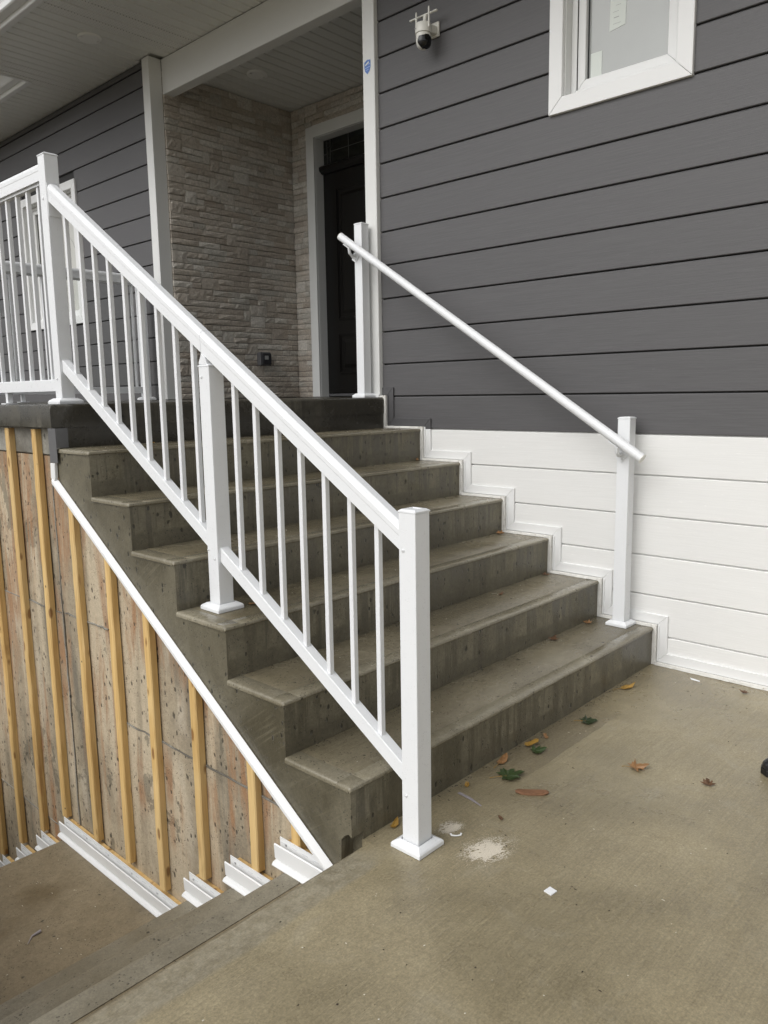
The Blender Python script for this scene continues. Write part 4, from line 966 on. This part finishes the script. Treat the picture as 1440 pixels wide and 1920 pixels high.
LF = [
 ('maple_leaf', 'largest green maple leaf on the pavement near the lowest railing post', -1.398, -0.101, 0, 0.062, -0.6, 'leafg', 0.16, 5, 1),
 ('maple_leaf', 'small dark green maple leaf lying alone below the first step', -0.812, -0.085, 0, 0.048, -0.9, 'leafd', 0.15, 5, 1),
 ('maple_leaf', 'green leaf overlapped by a yellow leaf below the first step', -1.172, -0.075, 0, 0.040, -0.7, 'leafg', 0.25, 5, 0),
 ('fallen_leaf', 'yellow leaf curled over the small green leaf', -1.150, -0.030, 0.004, 0.048, -0.5, 'leafy', 0.35, 1, 0),
 ('fallen_leaf', 'yellow leaf nearest the white wall on the pavement', -0.384, -0.041, 0, 0.055, -0.5, 'leafy', 0.25, 1, 1),
 ('maple_leaf', 'orange-brown leaf with a pale stem in the middle of the pavement', -1.050, -0.405, 0, 0.045, -1.0, 'leafo', 0.3, 5, 1),
 ('maple_leaf', 'small brown leaf nearest the black shoe', -1.006, -0.642, 0, 0.028, 0.4, 'leafb', 0.4, 5, 0),
 ('fallen_leaf', 'thin tan leaf curled against the foot of the first riser', -1.330, -0.030, 0, 0.050, 0.1, 'leafo', 0.4, 1, 1),
 ('fallen_leaf', 'small yellow leaf beside the riser left of the big green leaf', -1.545, -0.038, 0, 0.026, 0.4, 'leafy', 0.3, 1, 0),
 ('fallen_leaf', 'small brown leaf standing near the riser between the green leaves', -1.045, -0.045, 0, 0.026, 0.9, 'leafo', 0.5, 1, 0),
 ('fallen_leaf', 'tiny dark red-brown leaf beside the dust patches', -1.640, -0.245, 0, 0.018, 1.2, 'leafb', 0.3, 1, 0),
 ('fallen_leaf', 'yellow leaf wedged behind the foot of the lowest post', -1.893, -0.020, 0, 0.036, 0.3, 'leafy', 0.35, 1, 0),
 ('fallen_leaf', 'tan leaf behind the foot of the middle post', -1.82, 0.745, 3*h, 0.032, -0.5, 'leafo', 0.15, 1, 0),
 ('fallen_leaf', 'brown leaf in the wall corner of the third step', -0.060, 0.845, 3*h, 0.030, 1.0, 'leafo', 0.5, 5, 0),
 ('fallen_leaf', 'brown leaf on the middle of the lowest step', -0.48, 0.265, h, 0.030, 0.2, 'leafb', 0.4, 5, 0),
 ('fallen_leaf', 'tan leaf at the wall end of the lowest step', -0.15, 0.27, h, 0.026, 0.2, 'leafo', 0.5, 5, 0),
 ('fallen_leaf', 'dark curled leaf in the wall corner of the second step', -0.07, 0.555, 2*h, 0.024, 0.8, 'leafb', 0.4, 5, 0),
 ('fallen_leaf', 'dark slip of leaf in the middle of the second step', -0.55, 0.51, 2*h, 0.026, 0.1, 'leafb', 0.3, 1, 0),
 ('fallen_leaf', 'brown leaf in the wall corner of the fifth step', -0.050, 1.44, 5*h, 0.026, 0.8, 'leafo', 0.5, 1, 0),
 ('fallen_leaf', 'small yellow leaf on the sixth step under the railing', -1.64, 1.66, 6*h, 0.018, 0.8, 'leafy', 0.4, 1, 0),
 ('fallen_leaf', 'dark leaf by the foot of the white wall', -0.10, -0.46, 0, 0.022, 0.3, 'leafb', 0.5, 5, 0),
]
for i, (nm, lab, x, y, z, sz, ro, mt, cu, lb_, stm) in enumerate(LF):
    maple(nm, lab, 'leaf', x, y, z+0.0005, sz, ro, mt, cu, lb_, bool(stm), 1.0 if lb_ == 5 else 0.8, i)
# oval flake of bark
t = thing('bark_flake', 'flat oblong flake of brown bark on the pavement', 'bark', (-1.436, -0.227, 0))
m = MB(); ax = Vector((0.60, -0.80, 0)).normalized(); sd_ = Vector((0.80, 0.60, 0)); c = Vector((-1.436, -0.227, 0.0005)); rings = []
ax = (Vector((-1.405, -0.268, 0))-Vector((-1.464, -0.190, 0))).normalized(); sd_ = Vector((-ax.y, ax.x, 0))
for zz, k in ((0, 0.97), (0.003, 1.0), (0.0055, 0.93)):
    ring = []
    for q in range(26):
        a_ = 2*math.pi*q/26; ex = math.copysign(abs(math.cos(a_))**0.7, math.cos(a_))*0.056*k; ey = math.copysign(abs(math.sin(a_))**0.8, math.sin(a_))*0.0165*k
        ring.append(c+ax*ex+sd_*ey*(1+0.12*mnoise.noise((q*0.6, 0, 0)))+Vector((0, 0, zz+(0.003 if abs(ex) > 0.04 else 0))))
    rings.append(ring)
m.loft(rings); m.build('flake', 'bark', t, smooth=True)
# plastic litter
m = MB(); c = Vector((-1.846, -0.542, 0.0005)); e1, e2 = Vector((0.026, -0.003, 0)), Vector((0.004, 0.024, 0)); m.prism([c-e1/2-e2/2, c+e1/2-e2/2, c+e1/2+e2/2, c-e1/2+e2/2], (0, 0, 0.0025)); tag(m.build('plastic_chip', 'bit'), 'square white plastic chip on the foreground pavement', 'chip')
m = MB(); c = Vector((-1.803, -0.193, 0.004)); u_ = Vector((0.70, -0.71, 0)); v_ = Vector((0.71, 0.70, 0))
m.tube([c-u_*0.016+v_*0.004+Vector((0, 0, 0.003)), c-u_*0.014, c-u_*0.005-v_*0.003, c+u_*0.005-v_*0.003, c+u_*0.014, c+u_*0.016+v_*0.004+Vector((0, 0, 0.003))], [0.003, 0.0028, 0.0022, 0.0022, 0.0028, 0.003], 7); tag(m.build('plastic_clip', 'bit'), 'curved white plastic clip between the dust patches', 'clip')
m = MB(); a_, b_ = Vector((-1.594, -0.043, 0.001)), Vector((-1.614, -0.149, 0.001)); s_ = Vector((0.006, -0.001, 0)); m.prism([a_-s_, a_+s_, (a_+b_)/2+s_+Vector((.004, 0, 0)), b_+s_*0.4, b_-s_*0.4, (a_+b_)/2-s_+Vector((.004, 0, 0))], (0, 0, 0.0012)); tag(m.build('plastic_strip', 'film'), 'thin clear plastic strip on the pavement by the first step', 'strip')
m = MB(); m.prism([(-0.062, -0.208, 0.0005), (-0.082, -0.222, 0.0005), (-0.086, -0.262, 0.0005), (-0.074, -0.258, 0.0005), (-0.066, -0.232, 0.0005)], (0, 0, 0.0012)); tag(m.build('paper_scrap', 'bit'), 'white paper scrap on the wet pavement by the white wall', 'scrap')
m = MB(); c = Vector((-2.50, 1.33, -4*h+0.001)); m.tube([c, c+Vector((0.03, 0.03, 0.002)), c+Vector((0.065, 0.03, 0.006))], [0.0012, 0.004, 0.006], 6); tag(m.build('twig', 'film'), 'grey twig on the lower stairwell landing', 'twig')
# drilling dust
def dust(cx, cy, rx, ry, n, ang_, lab):
    rr = random.Random(int(cx*1000)); m = MB()
    for _ in range(n):
        r_ = abs(rr.gauss(0, 0.50)); a_ = rr.uniform(0, 2*math.pi); dx_, dy_ = rx*r_*math.cos(a_), ry*r_*math.sin(a_)
        k = 0.6*mnoise.noise((dx_*24, dy_*70, cx))+0.6*mnoise.noise((dx_*90, dy_*240, cx+5))
        if rr.random() > 1.05+1.9*k-0.85*r_: continue
        x = cx+dx_*math.cos(ang_)-dy_*math.sin(ang_); y = cy+dx_*math.sin(ang_)+dy_*math.cos(ang_); s_ = rr.uniform(0.0005, 0.0015)*(1.25-min(1, r_*0.6)); t_ = rr.uniform(0, 6.28); hh = s_*0.55
        p = [(x+s_*math.cos(t_+q*2.094)*1.5, y+s_*math.sin(t_+q*2.094), 0.0003) for q in range(3)]
        m.add(p+[(x, y, 0.0003+hh)], [(0, 1, 3), (1, 2, 3), (2, 0, 3)])
    o = m.build('drilling_dust', 'dust'); tag(o, lab, 'dust', None, 'stuff')
dust(-1.800, -0.305, 0.100, 0.066, 30000, -0.25, 'larger pale patch of drilling dust beside the lowest post')
dust(-1.775, -0.150, 0.054, 0.038, 10000, -0.25, 'smaller pale patch of drilling dust behind the lowest post')
# crumbs
def crumbs(nm, n, area, z, mat, lab, smin, smax, seed):
    rr = random.Random(seed); m = MB()
    for _ in range(n):
        x, y, zz = area(rr); s_ = rr.uniform(smin, smax); t_ = rr.uniform(0, 6.28); e = rr.uniform(0.4, 1.6)
        p = [(x+s_*e*math.cos(t_+q*1.57), y+s_/e*math.sin(t_+q*1.57), zz+0.0005) for q in range(4)]
        m.add(p+[(x, y, zz+s_*0.7)], [(0, 1, 4), (1, 2, 4), (2, 3, 4), (3, 0, 4)])
    tag(m.build(nm, mat), lab, 'debris', None, 'stuff')
crumbs('pale_crumbs', 90, lambda r: (r.uniform(-2.9, 0), r.uniform(-1.3, -0.03), 0.0), 0, 'speck', 'scattered pale crumbs on the pavement', 0.001, 0.0028, 3)
crumbs('dark_crumbs', 130, lambda r: (r.uniform(-2.6, 0), -abs(r.gauss(0, 0.5))-0.02, 0.0), 0, 'speckd', 'scattered dark plant crumbs on the pavement', 0.001, 0.0035, 4)
def onstep(r):
    k = r.choice((1, 1, 1, 2, 2, 3, 4, 5, 6)); return (r.uniform(-1.95, -0.05), (k-1)*d+r.uniform(0.08, 0.28), k*h)
crumbs('step_crumbs', 60, onstep, 0, 'speck', 'small pale crumbs scattered over the steps', 0.001, 0.003, 5)
crumbs('stairwell_crumbs', 36, lambda r: (r.uniform(-2.9, -2.15), r.uniform(0.95, 1.85), -4*h), 0, 'speck', 'wood slivers scattered over the stairwell landing', 0.001, 0.0035, 6)
crumbs('riser_litter', 110, lambda r: (r.uniform(-2.0, -0.05), -abs(r.gauss(0, 0.012))-0.002, 0.0), 0, 'speckd', 'dark litter gathered along the foot of the first riser', 0.0012, 0.004, 8)

# shoe at the right edge
toe = Vector((-0.812, -0.757, 0)); bd = Vector((0.78, -0.63, 0)).normalized(); sd_ = Vector((-bd.y, bd.x, 0))
sh = thing('shoe', 'toe of a black and tan shoe at the right edge of the pavement', 'shoe', tuple(toe))
L_ = [0.0, 0.012, 0.035, 0.075, 0.12, 0.17, 0.22, 0.262, 0.282, 0.29]
Wd = [0.014, 0.030, 0.042, 0.050, 0.048, 0.041, 0.037, 0.036, 0.030, 0.018]
def ringat(i, z, k): return [toe+bd*L_[i]+sd_*(s*Wd[i]*k)+Vector((0, 0, z)) for s in (-1, -0.6, 0, 0.6, 1)]
m = MB(); outl = [toe+bd*L_[i]+sd_*Wd[i]*1.06 for i in range(10)] + [toe+bd*L_[i]-sd_*Wd[i]*1.06 for i in range(9, -1, -1)]
m.prism([p+Vector((0, 0, 0.0008)) for p in outl], (0, 0, 0.024)); m.build('sole', 'sole', sh, bevel=0.004, seg=2)
m = MB(); Hh = [0.040, 0.052, 0.060, 0.068, 0.085, 0.108, 0.118, 0.118, 0.112, 0.098]; rings = []
for i in range(10):
    rg = []
    for q in range(13):
        a_ = math.pi*q/12; rg.append(toe+bd*(L_[i]+0.003)+sd_*(-Wd[i]*0.98*math.cos(a_))+Vector((0, 0, 0.022+(Hh[i]-0.022)*(math.sin(a_)**0.75 if 0 < q < 12 else 0))))
    rings.append(rg)
for a in range(9):
    for q in range(12): m.add([rings[a][q], rings[a][q+1], rings[a+1][q+1], rings[a+1][q]], [(0, 1, 2, 3)], 0 if a < 2 or q in (0, 11) else 1)
m.add(rings[0], [tuple(range(13))]); m.add(rings[-1], [tuple(range(13))])
m.build('upper', ['shoe', 'tan'], sh, smooth=True)
for i in (4, 5):
    m = MB(); p = toe+bd*(L_[i]); m.tube([p-sd_*0.022+Vector((0, 0, Hh[i]-0.004)), p+Vector((0, 0, Hh[i]+0.004)), p+sd_*0.022+Vector((0, 0, Hh[i]-0.004))], 0.003, 6); m.build('lace', 'shoe', sh)

for o in list(bpy.data.objects):
    if '_o' in o.keys(): del o['_o']
